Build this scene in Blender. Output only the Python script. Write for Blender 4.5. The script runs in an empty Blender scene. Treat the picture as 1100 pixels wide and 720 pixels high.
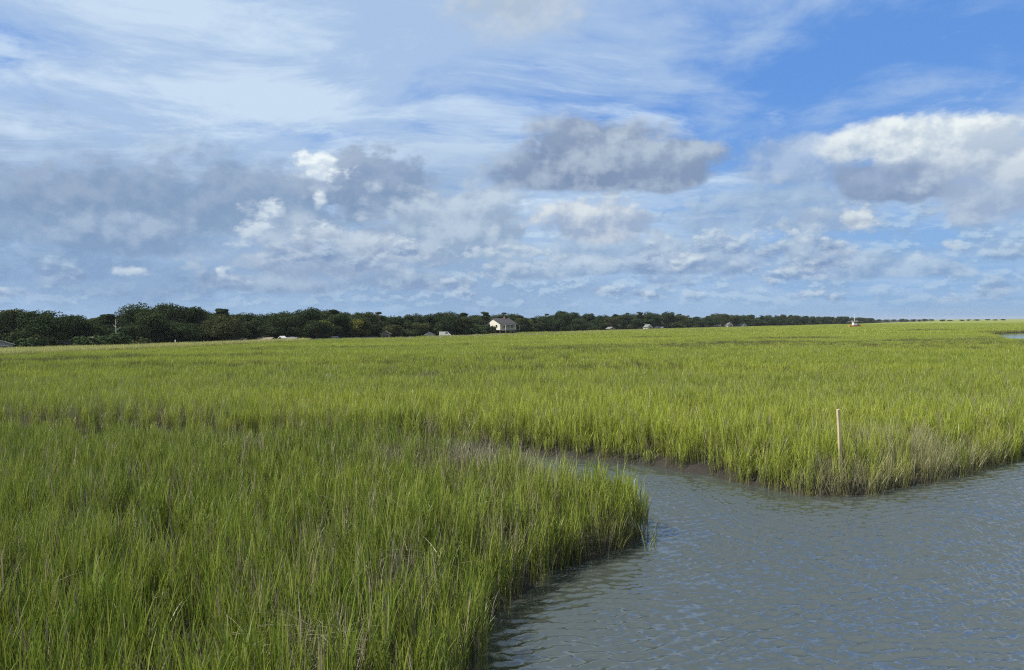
import bpy, bmesh, math, random
import numpy as np
from mathutils import Vector, Matrix, Euler

S = bpy.context.scene
COL = S.collection
R = math.radians

# ------------------------------------------------------------------ camera
FPX, CW, CH = 794.0, 550.0, 360.0          # focal length and centre in photograph pixels
CAM_H = 4.5
cam_d = bpy.data.cameras.new("camera"); cam = bpy.data.objects.new("camera", cam_d); COL.objects.link(cam)
cam_d.sensor_width = 36.0; cam_d.lens = FPX / 1100.0 * 36.0
cam_d.clip_start = 0.1; cam_d.clip_end = 20000.0
CAM_R = Matrix.Rotation(R(90 - 0.94), 3, 'X') @ Matrix.Rotation(R(-0.50), 3, 'Z')
cam.matrix_world = Matrix.Translation((0, 0, CAM_H)) @ CAM_R.to_4x4()
S.camera = cam

def ray(px, py):
    return (CAM_R @ Vector(((px - CW) / FPX, (CH - py) / FPX, -1.0))).normalized()
def at(px, py, z=0.0):
    """world point on the level z that the photograph shows at px, py"""
    d = ray(px, py); t = (z - CAM_H) / d.z
    return Vector((d.x * t, d.y * t, z))
def at_dist(px, dist):
    """x of a point at depth dist seen in photograph column px (near the horizon)"""
    d = ray(px, 346); return d.x / d.y * dist

# ------------------------------------------------------------------ sky, sun, exposure
SUN_EL, SUN_AZ = 50.0, -114.0      # azimuth measured clockwise from +Y (the view direction); the sun is to the left, a little behind
EXPOSURE = 0.60
W = bpy.data.worlds.new("World"); S.world = W; W.use_nodes = True
nt = W.node_tree; nt.nodes.clear()

class N:
    """tiny wrapper so that node maths reads as maths"""
    tree = None
    def __init__(s, sock): s.s = sock
    def _m(a, op, b=None, c=None, clamp=False):
        n = N.tree.nodes.new('ShaderNodeMath'); n.operation = op; n.use_clamp = clamp
        for i, v in enumerate((a, b, c)):
            if v is None: continue
            if isinstance(v, N): N.tree.links.new(v.s, n.inputs[i])
            else: n.inputs[i].default_value = v
        return N(n.outputs[0])
    def __add__(a, b): return N._m(a, 'ADD', b)
    __radd__ = __add__
    def __sub__(a, b): return N._m(a, 'SUBTRACT', b)
    def __rsub__(a, b): return N._m(b, 'SUBTRACT', a)
    def __mul__(a, b): return N._m(a, 'MULTIPLY', b)
    __rmul__ = __mul__
    def __truediv__(a, b): return N._m(a, 'DIVIDE', b)
    def __rtruediv__(a, b): return N._m(b, 'DIVIDE', a)
    def f(a, op, b=None, c=None): return N._m(a, op, b, c)
    def clamp(a): return N._m(a, 'ADD', 0.0, clamp=True)
def smooth(x, lo, hi, a=0.0, b=1.0):
    n = N.tree.nodes.new('ShaderNodeMapRange'); n.interpolation_type = 'SMOOTHSTEP'
    N.tree.links.new(x.s, n.inputs[0])
    for i, v in enumerate((lo, hi, a, b)): n.inputs[i + 1].default_value = v
    return N(n.outputs[0])
def vec(x, y, z=0.0):
    n = N.tree.nodes.new('ShaderNodeCombineXYZ')
    for i, v in enumerate((x, y, z)):
        if isinstance(v, N): N.tree.links.new(v.s, n.inputs[i])
        else: n.inputs[i].default_value = v
    return N(n.outputs[0])
def noise(v, scale, detail=6, rough=0.55, dist=0.0, lac=2.0, dim='3D'):
    n = N.tree.nodes.new('ShaderNodeTexNoise'); n.noise_dimensions = dim
    N.tree.links.new(v.s, n.inputs['Vector'])
    n.inputs['Scale'].default_value = scale; n.inputs['Detail'].default_value = detail
    n.inputs['Roughness'].default_value = rough; n.inputs['Distortion'].default_value = dist
    n.inputs['Lacunarity'].default_value = lac
    return N(n.outputs[0])
def voro(v, scale, detail=3, rough=0.5):
    n = N.tree.nodes.new('ShaderNodeTexVoronoi'); n.feature = 'F1'; n.voronoi_dimensions = '2D'
    N.tree.links.new(v.s, n.inputs['Vector'])
    n.inputs['Scale'].default_value = scale; n.inputs['Detail'].default_value = detail
    n.inputs['Roughness'].default_value = rough
    n.normalize = True
    return N(n.outputs['Distance'])
def mix(f, a, b):
    n = N.tree.nodes.new('ShaderNodeMix'); n.data_type = 'RGBA'
    for v, s in ((f, n.inputs[0]), (a, n.inputs[6]), (b, n.inputs[7])):
        if isinstance(v, N): N.tree.links.new(v.s, s)
        elif isinstance(v, tuple): s.default_value = v + (1.0,)
        else: s.default_value = v
    return N(n.outputs[2])
def srgb(r, g, b):
    f = lambda c: (c / 255 / 12.92) if c / 255 <= 0.04045 else ((c / 255 + 0.055) / 1.055) ** 2.4
    return (f(r), f(g), f(b))

N.tree = nt
tc = nt.nodes.new('ShaderNodeTexCoord')
sep = nt.nodes.new('ShaderNodeSeparateXYZ'); nt.links.new(tc.outputs['Generated'], sep.inputs[0])
dx, dy, dz = (N(sep.outputs[i]) for i in range(3))
az = dx.f('ARCTAN2', dy)                  # radians, clockwise from +Y
el = dz.f('ARCSINE')
sky = nt.nodes.new('ShaderNodeTexSky'); sky.sky_type = 'NISHITA'; sky.sun_disc = False
sky.sun_elevation = R(SUN_EL); sky.sun_rotation = R(SUN_AZ)
sky.air_density = 1.0; sky.dust_density = 0.6; sky.ozone_density = 2.0
STR = 0.10
def C(r, g, b):                            # a cloud colour as it should reach the eye, in the sky texture's units
    return tuple(c / STR / 2 ** EXPOSURE for c in srgb(r, g, b))

# a thinner, paler sky towards the horizon (moist summer air)
base = N(sky.outputs[0])
base = mix(0.80, base, C(92, 145, 224))
base = mix(smooth(el, -0.02, 0.30, 0.85, 0.0), base, C(150, 183, 222))

# high thin cloud: noise laid on a level sheet far above, streaked
D2 = dict(dim='2D')
inv = 1.0 / (dz.f('MAXIMUM', 0.0) + 0.09)
hx, hy = dx * inv, dy * inv
w1 = noise(vec(hx * 0.5, hy * 0.5), 1.0, 3, 0.5, **D2)
hi = noise(vec(hx * 0.62 + w1 * 0.4 + 3.0, hy * 0.72 + w1 * 0.5), 1.5, 9, 0.60, 0.2, **D2)
hi2 = noise(vec(hx * 0.50 + w1 * 0.5, hy * 0.80 + w1 * 0.4 + 7.0), 2.4, 9, 0.64, 0.25, **D2)
# it thins out towards the upper right of the view
thin = smooth(az * 0.9 + el * 1.1, 0.16, 0.60, -0.05, 0.155) * smooth(az, 0.95, 0.68)  # veil put back past the right edge, unseen, to keep blue off the water
low = smooth(el, 0.05, 0.16)
veil = smooth(hi - thin, 0.26, 0.52)
wisp = smooth(hi2 - thin * 0.8, 0.44, 0.66)
c = mix(veil * (low * 0.30 + 0.50), base, C(186, 204, 232))
c = mix(wisp * low * 0.62, c, C(226, 236, 250))

# overhead, above the picture, an unseen grey sheet added to tone the water's reflections
c = mix(smooth(el, 0.43, 0.62) * smooth(hi2, 0.30, 0.55, 0.75, 1.0), c, C(142, 155, 168))

c = mix(smooth(az, 0.62, 0.80) * smooth(el, 0.62, 0.45, 0.3, 0.8), c, C(204, 214, 230))  # pale sheet added right of the view, unseen, to whiten the water's reflections

# cumulus: shared billow field, and the same field a step towards the sun for the light side
def billow(a, e):
    v = vec(a, e * 1.25)
    return noise(v, 6.0, 7, 0.56, **D2) * 0.42 + (0.88 - voro(v, 12.0, 4, 0.58)) * 0.58
wa = noise(vec(az + 2.0, el * 1.6), 4.0, 1, 0.5, **D2) - 0.5
azw = az + wa * 0.10; elw = el + wa * 0.03
B0 = billow(az, el)
B1 = billow(az - 0.010, el + 0.015)
lit = smooth(B0 - B1, -0.10, 0.12)
bn = B0 - 0.50

# small far cumulus low over the horizon
def row(a, e):
    v = vec(a + 4.0, e * 1.9)
    return noise(v, 15.0, 6, 0.56, **D2) * 0.42 + (0.88 - voro(v, 27.0, 4, 0.56)) * 0.58
r0 = row(az, el); r1 = row(az - 0.004, el + 0.006)
bf = r0 - 0.50
bff = noise(vec(az, el * 1.3), 42.0, 5, 0.62, **D2) - 0.5 + bf * 0.6
rl = smooth(r0 - r1, -0.05, 0.07)
rm = smooth(r0, 0.47, 0.60) * smooth(el, 0.20, 0.13) * smooth(el, 0.004, 0.03)
FIELD = (rm * 0.60, mix(rl, C(140, 168, 204), C(190, 208, 230)))
grey = noise(vec(az * 1.0, el * 3.2), 3.2, 4, 0.55, **D2)
gm = smooth(grey, 0.38, 0.60) * smooth(az, 0.45, -0.1, 0.35, 0.8) * smooth(el, 0.28, 0.15)
c = mix(gm, c, C(146, 170, 206))
c = mix(FIELD[0], c, FIELD[1])
def elang(px, py):
    d = ray(px, py); return math.atan2(d.x, d.y), math.asin(d.z)

def make_cloud_group():
    """one bank of cloud: an ellipse of sky broken up by the billow field, its base flatter than its top"""
    g = bpy.data.node_groups.new("cloud_bank", 'ShaderNodeTree')
    for nm, ty in (("under", 'Color'), ("az", 'Float'), ("el", 'Float'), ("edge", 'Float'), ("lit", 'Float'), ("a0", 'Float'), ("e0", 'Float'), ("ia", 'Float'), ("ie", 'Float'),
                   ("op", 'Float'), ("soft", 'Float'), ("flat", 'Float'), ("bias", 'Float'), ("bot", 'Color'), ("top", 'Color')):
        g.interface.new_socket(nm, in_out='INPUT', socket_type='NodeSocket' + ty)
    g.interface.new_socket("sky", in_out='OUTPUT', socket_type='NodeSocketColor')
    keep, N.tree = N.tree, g
    gi = g.nodes.new('NodeGroupInput'); go = g.nodes.new('NodeGroupOutput'); I = {s.name: N(s) for s in gi.outputs if s.name}
    u = (I['az'] - I['a0']) * I['ia']; v = (I['el'] - I['e0']) * I['ie']
    vneg = v.f('MINIMUM', 0.0)
    d = 1.0 - (u * u + v * v + vneg * vneg * I['flat']).f('SQRT') + I['edge']
    t_ = (d / I['soft']).clamp(); m = t_ * t_ * (3.0 - 2.0 * t_) * I['op']
    sh = (I['lit'] * 0.85 + smooth(v, -0.7, 0.9) * 0.55 + I['bias'] - 0.30).clamp()
    g.links.new(mix(m, I['under'], mix(sh, I['bot'], I['top'])).s, go.inputs[0])
    N.tree = keep
    return g
CG = make_cloud_group()
EDGE = {}
lit_small = smooth(r0 - r1, -0.15, 0.17)
def cloud(c, px, py, rx, ry, op=1.0, top=(240, 242, 246), bot=(150, 162, 186), soft=0.35, k=2.2, flat=0.5, bias=0.0):
    small = max(rx, ry) < 46; k = round(k * 5) / 5
    if (small, k) not in EDGE:
        EDGE[small, k] = ((bff * 0.8 + bf) * (k * 1.9) - 0.1) if small else (bn * (k * 1.3) + bf * k)
    a0, e0 = elang(px, py)
    n = nt.nodes.new('ShaderNodeGroup'); n.node_tree = CG
    for nm, v in (("under", c), ("az", azw), ("el", elw), ("edge", EDGE[small, k]), ("lit", lit_small if small else lit)): nt.links.new(v.s, n.inputs[nm])
    for nm, v in (("a0", a0), ("e0", e0), ("ia", FPX / rx), ("ie", FPX / ry), ("op", op), ("soft", soft), ("flat", flat * 2.5), ("bias", bias)): n.inputs[nm].default_value = v
    n.inputs["bot"].default_value = C(*bot) + (1,); n.inputs["top"].default_value = C(*top) + (1,)
    return N(n.outputs[0])

CLOUDS = [
 # broad, soft grey banks first, then nearer or crisper ones
 dict(px=90, py=200, rx=240, ry=70, op=.50, top=(182, 198, 224), bot=(140, 162, 198), soft=.9, k=2.0),
 dict(px=60, py=235, rx=170, ry=46, op=.75, top=(160, 176, 204), bot=(131, 155, 190), soft=.8, k=1.8),
 dict(px=100, py=300, rx=300, ry=40, op=.75, top=(152, 176, 210), bot=(128, 154, 192), soft=1.0, k=1.6),
 dict(px=550, py=8, rx=95, ry=58, op=.8, top=(214, 215, 220), bot=(182, 192, 210), soft=1.0, k=1.2, bias=.1),
 dict(px=215, py=226, rx=200, ry=50, op=.85, top=(160, 174, 200), bot=(131, 154, 188), soft=.5, k=1.5),
 dict(px=412, py=208, rx=84, ry=46, op=.92, top=(166, 178, 202), bot=(133, 153, 186), soft=.4, k=1.4, flat=.8),
 dict(px=490, py=246, rx=90, ry=54, op=.9, top=(200, 210, 226), bot=(152, 170, 198), soft=.5, k=1.5),
 dict(px=330, py=278, rx=130, ry=26, op=.8, top=(186, 198, 218), bot=(150, 166, 196), soft=.6, k=1.8),
 dict(px=640, py=268, rx=130, ry=22, op=.7, top=(196, 208, 224), bot=(148, 170, 202), soft=.6, k=1.8),
 dict(px=640, py=242, rx=85, ry=28, op=.9, top=(228, 228, 232), bot=(160, 174, 202), soft=.45, k=1.5),
 dict(px=592, py=192, rx=68, ry=42, op=.98, top=(182, 193, 212), bot=(136, 152, 183), soft=.32, k=.9, flat=2.2),
 dict(px=645, py=178, rx=84, ry=64, op=.98, top=(188, 197, 214), bot=(132, 148, 180), soft=.30, k=.9, flat=1.6),
 dict(px=708, py=192, rx=54, ry=40, op=.98, top=(182, 193, 212), bot=(136, 152, 183), soft=.32, k=.9, flat=2.2),
 dict(px=800, py=236, rx=110, ry=24, op=.6, top=(180, 196, 220), bot=(146, 168, 202), soft=.6, k=2.0),
 dict(px=845, py=182, rx=60, ry=28, op=.6, top=(204, 212, 228), bot=(154, 171, 202), soft=.5, k=1.6),
 dict(px=930, py=162, rx=60, ry=24, op=.95, top=(242, 242, 244), bot=(176, 189, 212), soft=.5, k=1.2, bias=.05, flat=.8),
 dict(px=1015, py=162, rx=78, ry=32, op=.97, top=(246, 246, 246), bot=(174, 187, 211), soft=.45, k=1.2, bias=.08, flat=.8),
 dict(px=1100, py=166, rx=56, ry=34, op=.95, top=(240, 240, 242), bot=(174, 187, 211), soft=.5, k=1.2, bias=.05, flat=.8),
 dict(px=965, py=203, rx=70, ry=27, op=.92, top=(164, 177, 204), bot=(138, 154, 186), soft=.4, k=1.3, flat=.9),
 dict(px=1085, py=205, rx=70, ry=38, op=.8, top=(204, 211, 224), bot=(162, 175, 202), soft=.5, k=1.4),
 dict(px=872, py=246, rx=62, ry=16, op=.8, top=(214, 220, 230), bot=(154, 173, 204), soft=.5, k=1.6),
 dict(px=905, py=240, rx=24, ry=15, op=.85, top=(232, 233, 236), bot=(182, 191, 208), soft=.6, k=.7, bias=.1),
 dict(px=1028, py=262, rx=18, ry=10, op=.75, top=(212, 218, 228), bot=(160, 178, 208), soft=.6, k=1.0),
 dict(px=310, py=250, rx=62, ry=26, op=.55, top=(206, 214, 228), bot=(160, 176, 204), soft=.8, k=1.4),
 dict(px=341, py=196, rx=40, ry=34, op=.55, top=(206, 214, 230), bot=(160, 174, 202), soft=.9, k=1.2),
 dict(px=341, py=183, rx=33, ry=22, op=.96, top=(250, 251, 253), bot=(196, 207, 227), soft=.6, k=.7, bias=.22, flat=.5),
 dict(px=342, py=218, rx=13, ry=13, op=.9, top=(238, 241, 246), bot=(186, 198, 220), soft=.7, k=.6, bias=.2, flat=.1),
 dict(px=350, py=253, rx=30, ry=16, op=.9, top=(238, 241, 246), bot=(182, 194, 216), soft=.7, k=.8, bias=.15, flat=.5),
 dict(px=276, py=240, rx=18, ry=24, op=.85, top=(232, 236, 243), bot=(172, 187, 212), soft=.8, k=1.0, bias=.1, flat=.1),
 dict(px=266, py=262, rx=24, ry=12, op=.6, top=(216, 223, 235), bot=(164, 181, 208), soft=.8, k=1.4),
 dict(px=205, py=283, rx=30, ry=16, op=.7, top=(196, 208, 224), bot=(150, 171, 203), soft=.6, k=1.2),
 dict(px=128, py=296, rx=18, ry=8, op=.75, top=(222, 229, 238), bot=(156, 176, 208), soft=.7, k=1.2),
 dict(px=240, py=290, rx=9, ry=7, op=.8, top=(232, 236, 243), bot=(166, 184, 212), soft=.7, k=.8, bias=.1),
 dict(px=150, py=262, rx=120, ry=34, op=.75, top=(178, 192, 216), bot=(131, 155, 190), soft=.5, k=1.2, flat=1.2),
 dict(px=400, py=266, rx=80, ry=24, op=.8, top=(206, 214, 228), bot=(144, 160, 190), soft=.45, k=1.1, flat=1.4),
 dict(px=610, py=292, rx=64, ry=20, op=.75, top=(210, 219, 231), bot=(142, 163, 197), soft=.45, k=1.2, flat=1.4),
 dict(px=740, py=286, rx=76, ry=20, op=.75, top=(204, 214, 229), bot=(142, 164, 199), soft=.5, k=1.2, flat=1.4),
 dict(px=960, py=292, rx=80, ry=20, op=.7, top=(200, 212, 229), bot=(138, 162, 199), soft=.5, k=1.2, flat=1.4),
 dict(px=450, py=300, rx=70, ry=18, op=.75, top=(198, 210, 226), bot=(138, 158, 192), soft=.5, k=1.2, flat=1.4),
 dict(px=300, py=304, rx=90, ry=18, op=.75, top=(186, 200, 220), bot=(136, 156, 191), soft=.5, k=1.2, flat=1.4),
 dict(px=552, py=284, rx=44, ry=20, op=.8, top=(208, 216, 228), bot=(148, 170, 202), soft=.5, k=1.4),
]
_r = random.Random(14)                      # rows of little cumulus over the far shore, smaller as they near the horizon
for _i in range(34):
    _y = _r.choice([270, 284, 296, 305, 313, 320]); _s = (340 - _y) / 70.0
    _w = _r.uniform(.5, 1.3)
    CLOUDS.append(dict(px=_r.uniform(430, 1110) if _i > 5 else _r.uniform(0, 430), py=_y + _r.uniform(-4, 4), rx=8 + 38 * _s * _w, ry=4 + 14 * _s * _w ** .5, op=_r.uniform(.5, .8),
        top=_r.choice([(206, 217, 231), (190, 205, 226), (224, 230, 238)]), bot=(128, 151, 190), soft=.75, k=1.1, flat=.7))
for kw in CLOUDS: c = cloud(c, **kw)
# a pale band right over the horizon
c = mix(smooth(el, 0.0, 0.045, 0.6, 0.0), c, C(146, 176, 212))
n_ = nt.nodes.new('ShaderNodeVectorMath'); n_.operation = 'MULTIPLY'; nt.links.new(c.s, n_.inputs[0]); n_.inputs[1].default_value = (0.93, 1.0, 1.0); c = N(n_.outputs[0])
bg = nt.nodes.new('ShaderNodeBackground'); nt.links.new(c.s, bg.inputs[0]); bg.inputs[1].default_value = STR
wo = nt.nodes.new('ShaderNodeOutputWorld'); nt.links.new(bg.outputs[0], wo.inputs[0])
W.cycles.sampling_method = 'MANUAL'; W.cycles.sample_map_resolution = 512

sl = bpy.data.lights.new("sun", 'SUN'); sun = bpy.data.objects.new("sun", sl); COL.objects.link(sun)
sl.energy = 5.0; sl.angle = R(0.6); sl.color = (1.0, 0.94, 0.84)
_a = R(SUN_AZ); _e = R(SUN_EL)
sdir = Vector((math.sin(_a) * math.cos(_e), math.cos(_a) * math.cos(_e), math.sin(_e)))
sun.rotation_euler = sdir.to_track_quat('Z', 'Y').to_euler(); sun.location = (0, 0, 60)

S.view_settings.view_transform = 'Standard'; S.view_settings.look = 'None'
S.view_settings.exposure = EXPOSURE; S.view_settings.gamma = 1.0; S.view_settings.use_curve_mapping = False
S.cycles.max_bounces = 6; S.cycles.diffuse_bounces = 3; S.cycles.glossy_bounces = 3
S.cycles.transmission_bounces = 4; S.cycles.transparent_max_bounces = 6
S.cycles.filter_width = 1.15
S.cycles.use_denoising = False
S.cycles.use_adaptive_sampling = True; S.cycles.adaptive_threshold = 0.01

# ================================================================== materials helpers
def new_mat(name):
    m = bpy.data.materials.new(name); m.use_nodes = True
    m.node_tree.nodes.clear(); N.tree = m.node_tree
    return m, m.node_tree
def pos():
    g = N.tree.nodes.new('ShaderNodeNewGeometry'); return N(g.outputs['Position'])
def scaled(v, x, y, z):
    n = N.tree.nodes.new('ShaderNodeVectorMath'); n.operation = 'MULTIPLY'
    N.tree.links.new(v.s, n.inputs[0]); n.inputs[1].default_value = (x, y, z); return N(n.outputs[0])
def attr(name):
    n = N.tree.nodes.new('ShaderNodeAttribute'); n.attribute_name = name; return N(n.outputs['Fac'])
def surf(color, rough=0.8, spec=0.3, bump=None, bump_s=0.3, bump_d=0.05, trans=None, metallic=0.0):
    t = N.tree; o = t.nodes.new('ShaderNodeOutputMaterial')
    p = t.nodes.new('ShaderNodeBsdfPrincipled')
    for k, v in (('Base Color', color), ('Roughness', rough)):
        if isinstance(v, N): t.links.new(v.s, p.inputs[k])
        else: p.inputs[k].default_value = (v + (1.0,)) if isinstance(v, tuple) else v
    p.inputs['Specular IOR Level'].default_value = spec; p.inputs['Metallic'].default_value = metallic
    if bump is not None:
        b = t.nodes.new('ShaderNodeBump'); b.inputs['Strength'].default_value = bump_s; b.inputs['Distance'].default_value = bump_d
        t.links.new(bump.s, b.inputs['Height']); t.links.new(b.outputs[0], p.inputs['Normal'])
    t.links.new(p.outputs[0], o.inputs[0])
    return p
def ramp(f, stops):
    n = N.tree.nodes.new('ShaderNodeValToRGB'); N.tree.links.new(f.s, n.inputs[0])
    e = n.color_ramp.elements
    while len(e) < len(stops): e.new(0.5)
    for el_, (p_, c_) in zip(e, stops): el_.position = p_; el_.color = tuple(c_) + (1.0,)
    return N(n.outputs[0])

def mesh_obj(name, verts, faces, mat=None, parent=None, smooth_=False, link=True):
    me = bpy.data.meshes.new(name); me.from_pydata([tuple(v) for v in verts], [], faces); me.update()
    if smooth_: me.polygons.foreach_set('use_smooth', [True] * len(me.polygons))
    if mat is not None: me.materials.append(mat)
    o = bpy.data.objects.new(name, me)
    if link: COL.objects.link(o)
    if parent is not None: o.parent = parent
    return o
def fast_mesh(name, V, Q, mat=None, smooth_=False):
    """V (n,3) and Q (m,4 or 3) as arrays"""
    me = bpy.data.meshes.new(name); n, k = Q.shape
    me.vertices.add(len(V)); me.vertices.foreach_set('co', np.ascontiguousarray(V, dtype=np.float32).ravel())
    me.loops.add(n * k); me.loops.foreach_set('vertex_index', np.ascontiguousarray(Q, dtype=np.int32).ravel())
    me.polygons.add(n); me.polygons.foreach_set('loop_start', np.arange(0, n * k, k, dtype=np.int32))
    me.polygons.foreach_set('loop_total', np.full(n, k, dtype=np.int32))
    if smooth_: me.polygons.foreach_set('use_smooth', np.ones(n, dtype=bool))
    me.update(calc_edges=True)
    if mat is not None: me.materials.append(mat)
    return me

# ================================================================== shape of the creek and the land
def w2(px, py, z=0.0):
    p = at(px, py, z); return (p.x, p.y)
FRONT = [(-6.0, -40.0), (-3.0, -6.0), (-1.35, 5.0)] + [w2(*p) for p in
        ((503, 724), (515, 694), (529, 668), (550, 645), (577, 623), (603, 606), (638, 597), (668, 590), (688, 580))]
tipx, tipy = FRONT[-1]
BACK = [(tipx + .12, tipy + .5), (tipx - .35, tipy + 1.3), (1.6, 17.2), (1.0, 18.3), (-0.1, 19.9), (-1.6, 21.4), (-4.2, 22.6), (-8, 23.5),
        (-14, 24.3), (-22, 26.2), (-40, 30), (-90, 42)]
FAR = [(-90, 54), (-40, 37), (-22, 30.6), (-14, 28.2), (-8, 26.4), (-3.8, 25.6), (-1, 25.6)] + [w2(*p) for p in
      ((600, 491), (650, 496), (705, 502), (755, 510), (805, 520), (845, 529), (885, 534), (930, 533), (975, 522), (1010, 514), (1050, 505), (1100, 491))] + \
      [(21, 27), (30, 31), (55, 42), (120, 62), (260, 90)]
CREEK = np.array(FRONT + BACK + FAR + [(400, 60), (400, -40)])
POND = np.array([(88, 128), (97, 146), (109, 166), (123.5, 190), (142, 218), (164, 238), (330, 238), (330, 124), (120, 123)], float)

def ditch(pts, w):
    """a narrow tidal gully as a closed outline round a line of points"""
    p = np.array(pts, float); d = np.gradient(p, axis=0); d /= np.linalg.norm(d, axis=1)[:, None]
    nrm = np.stack([-d[:, 1], d[:, 0]], 1); ww = w * np.sin(np.linspace(0.25, math.pi - 0.25, len(p)))[:, None]
    return np.concatenate([p + nrm * ww, (p - nrm * ww)[::-1]])
GZ = 0.95
DITCHES = [ditch([w2(x, y, 0.6) for x, y in ((880, 351.6), (900, 351.8), (920, 351.9), (940, 351.7), (958, 351.2))], 5.0)]
def sdist(P, poly):
    """signed distance to a closed outline, positive outside it"""
    x, y = P[:, 0], P[:, 1]; n = len(poly)
    best = np.full(len(P), 1e18); ins = np.zeros(len(P), bool)
    for i in range(n):
        ax, ay = poly[i]; bx, by = poly[(i + 1) % n]
        ex, ey = bx - ax, by - ay
        t = np.clip(((x - ax) * ex + (y - ay) * ey) / (ex * ex + ey * ey + 1e-12), 0, 1)
        best = np.minimum(best, (x - ax - t * ex) ** 2 + (y - ay - t * ey) ** 2)
        if ay != by:
            ins ^= ((ay > y) != (by > y)) & (x < (bx - ax) * (y - ay) / (by - ay) + ax)
    d = np.sqrt(best); return np.where(ins, -d, d)
def refine(poly, step, jit, seed):
    """adds small bays and points to an outline"""
    rg = np.random.default_rng(seed); out = []
    for a, b in zip(poly, np.roll(poly, -1, 0)):
        L = np.linalg.norm(b - a); k = max(1, min(60, int(L / step)))
        for i in range(k):
            p = a + (b - a) * i / k
            out.append(p + (rg.normal(0, jit, 2) if L < 45 else 0))
    return np.array(out)
CREEK = refine(CREEK, 0.45, 0.07, 4); POND = refine(POND, 6, 0.8, 5)

_g = np.random.default_rng(11)
_wk = [(_g.uniform(0.5, 1.0), _g.uniform(0, 6.28), _g.uniform(0, 6.28)) for _ in range(24)]
def fnoise(x, y, wl, seed=0):
    """smooth wandering value in about -1..1 with wavelength wl"""
    s = 0
    for i in range(6):
        k, a, ph = _wk[(i + seed * 5) % 24]
        f = 6.28 / wl * (0.6 + 0.35 * i) * k
        s = s + np.sin(f * (x * math.cos(a + seed) + y * math.sin(a + seed)) + ph + seed + 1.7 * np.sin(f * .5 * (x * math.sin(a) - y * math.cos(a)))) / (1 + .3 * i)
    return s / 2.6
def land_sd(P):   # metres of dry land between a point and open water
    P = np.asarray(P, float)
    s = np.minimum(sdist(P, CREEK), sdist(P, POND)); return s
def ditch_sd(P):
    s = np.full(len(P), 1e9)
    for d in DITCHES: s = np.minimum(s, sdist(P, d))
    return s
def sstep(x, a, b):
    t = np.clip((x - a) / (b - a), 0, 1); return t * t * (3 - 2 * t)
def ground_z(P, s=None, dt=None):
    s = land_sd(P) if s is None else s
    dt = ditch_sd(P) if dt is None else dt
    x, y = P[:, 0], P[:, 1]
    z = np.interp(s, [-3, -1.0, -0.25, 0, 0.16, 0.45, 1.2], [-1.2, -0.6, -0.14, 0.0, 0.15, 0.27, 0.33])
    near = np.exp(-np.abs(s) / 1.2)
    z = z + 0.035 * fnoise(x, y, 0.9, 1) * (0.3 + near) + 0.02 * fnoise(x, y, 0.35, 2) * near + 0.04 * fnoise(x, y, 7, 3) * sstep(s, 0.5, 2)
    r = np.hypot(x, y)
    z = z + 0.38 * sstep(r, 55, 110) * sstep(s, 0.5, 3)          # far off the sheet rides up among the stems
    z = z - (0.30 + 0.42 * sstep(r, 55, 110)) * (1 - sstep(dt, -0.7, 0.9))
    return z

LINE = [(-260, 383), (-120, 379.5), (0, 376), (100, 373), (200, 370), (300, 366.3), (400, 363), (500, 359.6), (600, 356), (700, 353.2), (800, 350.8), (860, 349.4), (905, 348.0), (945, 346.6), (990, 345.4)]
LP = np.array([w2(x, y, 1.05) for x, y in LINE])
LP = np.concatenate([LP, [LP[-1] + np.array([900, 1300])]])
def front_of_line(P):
    """depth in metres of a point in front of the wooded shore (negative: inside the wood)"""
    a = P[:, 0] / np.maximum(P[:, 1], 1); la = LP[:, 0] / LP[:, 1]
    return np.interp(a, la, LP[:, 1]) - P[:, 1]
def line_pt(px, back=0.0):
    d = ray(px, 346); a = d.x / d.y; y = float(np.interp(a, LP[:, 0] / LP[:, 1], LP[:, 1])) + back
    return a * y, y

# ---- ground: one sheet to the horizon, fine near the banks
def axis(parts):
    out = []
    for a, b, st in parts: out.extend(np.arange(a, b, st))
    return out
def grow(a, st, g, end):
    out = [a]
    while abs(out[-1]) < end: out.append(out[-1] + st); st *= g
    return out
xs = sorted(set(-np.array(grow(12, 0.14, 1.06, 9000))[1:][::-1])) + list(np.arange(-12, 20, 0.12)) + grow(20, 0.14, 1.06, 9000)
ys = sorted(set(np.array([-v for v in grow(0, 0.6, 1.25, 3000)][1:][::-1]))) + list(np.arange(0, 8, 0.5)) + list(np.arange(8, 27, 0.10)) + grow(27, 0.12, 1.035, 9000)
xs, ys = np.array(xs), np.array(ys)
GX, GY = np.meshgrid(xs, ys); P = np.stack([GX.ravel(), GY.ravel()], 1)
V = np.column_stack([P, ground_z(P)])
nx, ny = len(xs), len(ys)
idx = np.arange(nx * ny).reshape(ny, nx)
Q = np.stack([idx[:-1, :-1], idx[:-1, 1:], idx[1:, 1:], idx[1:, :-1]], -1).reshape(-1, 4)

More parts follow.
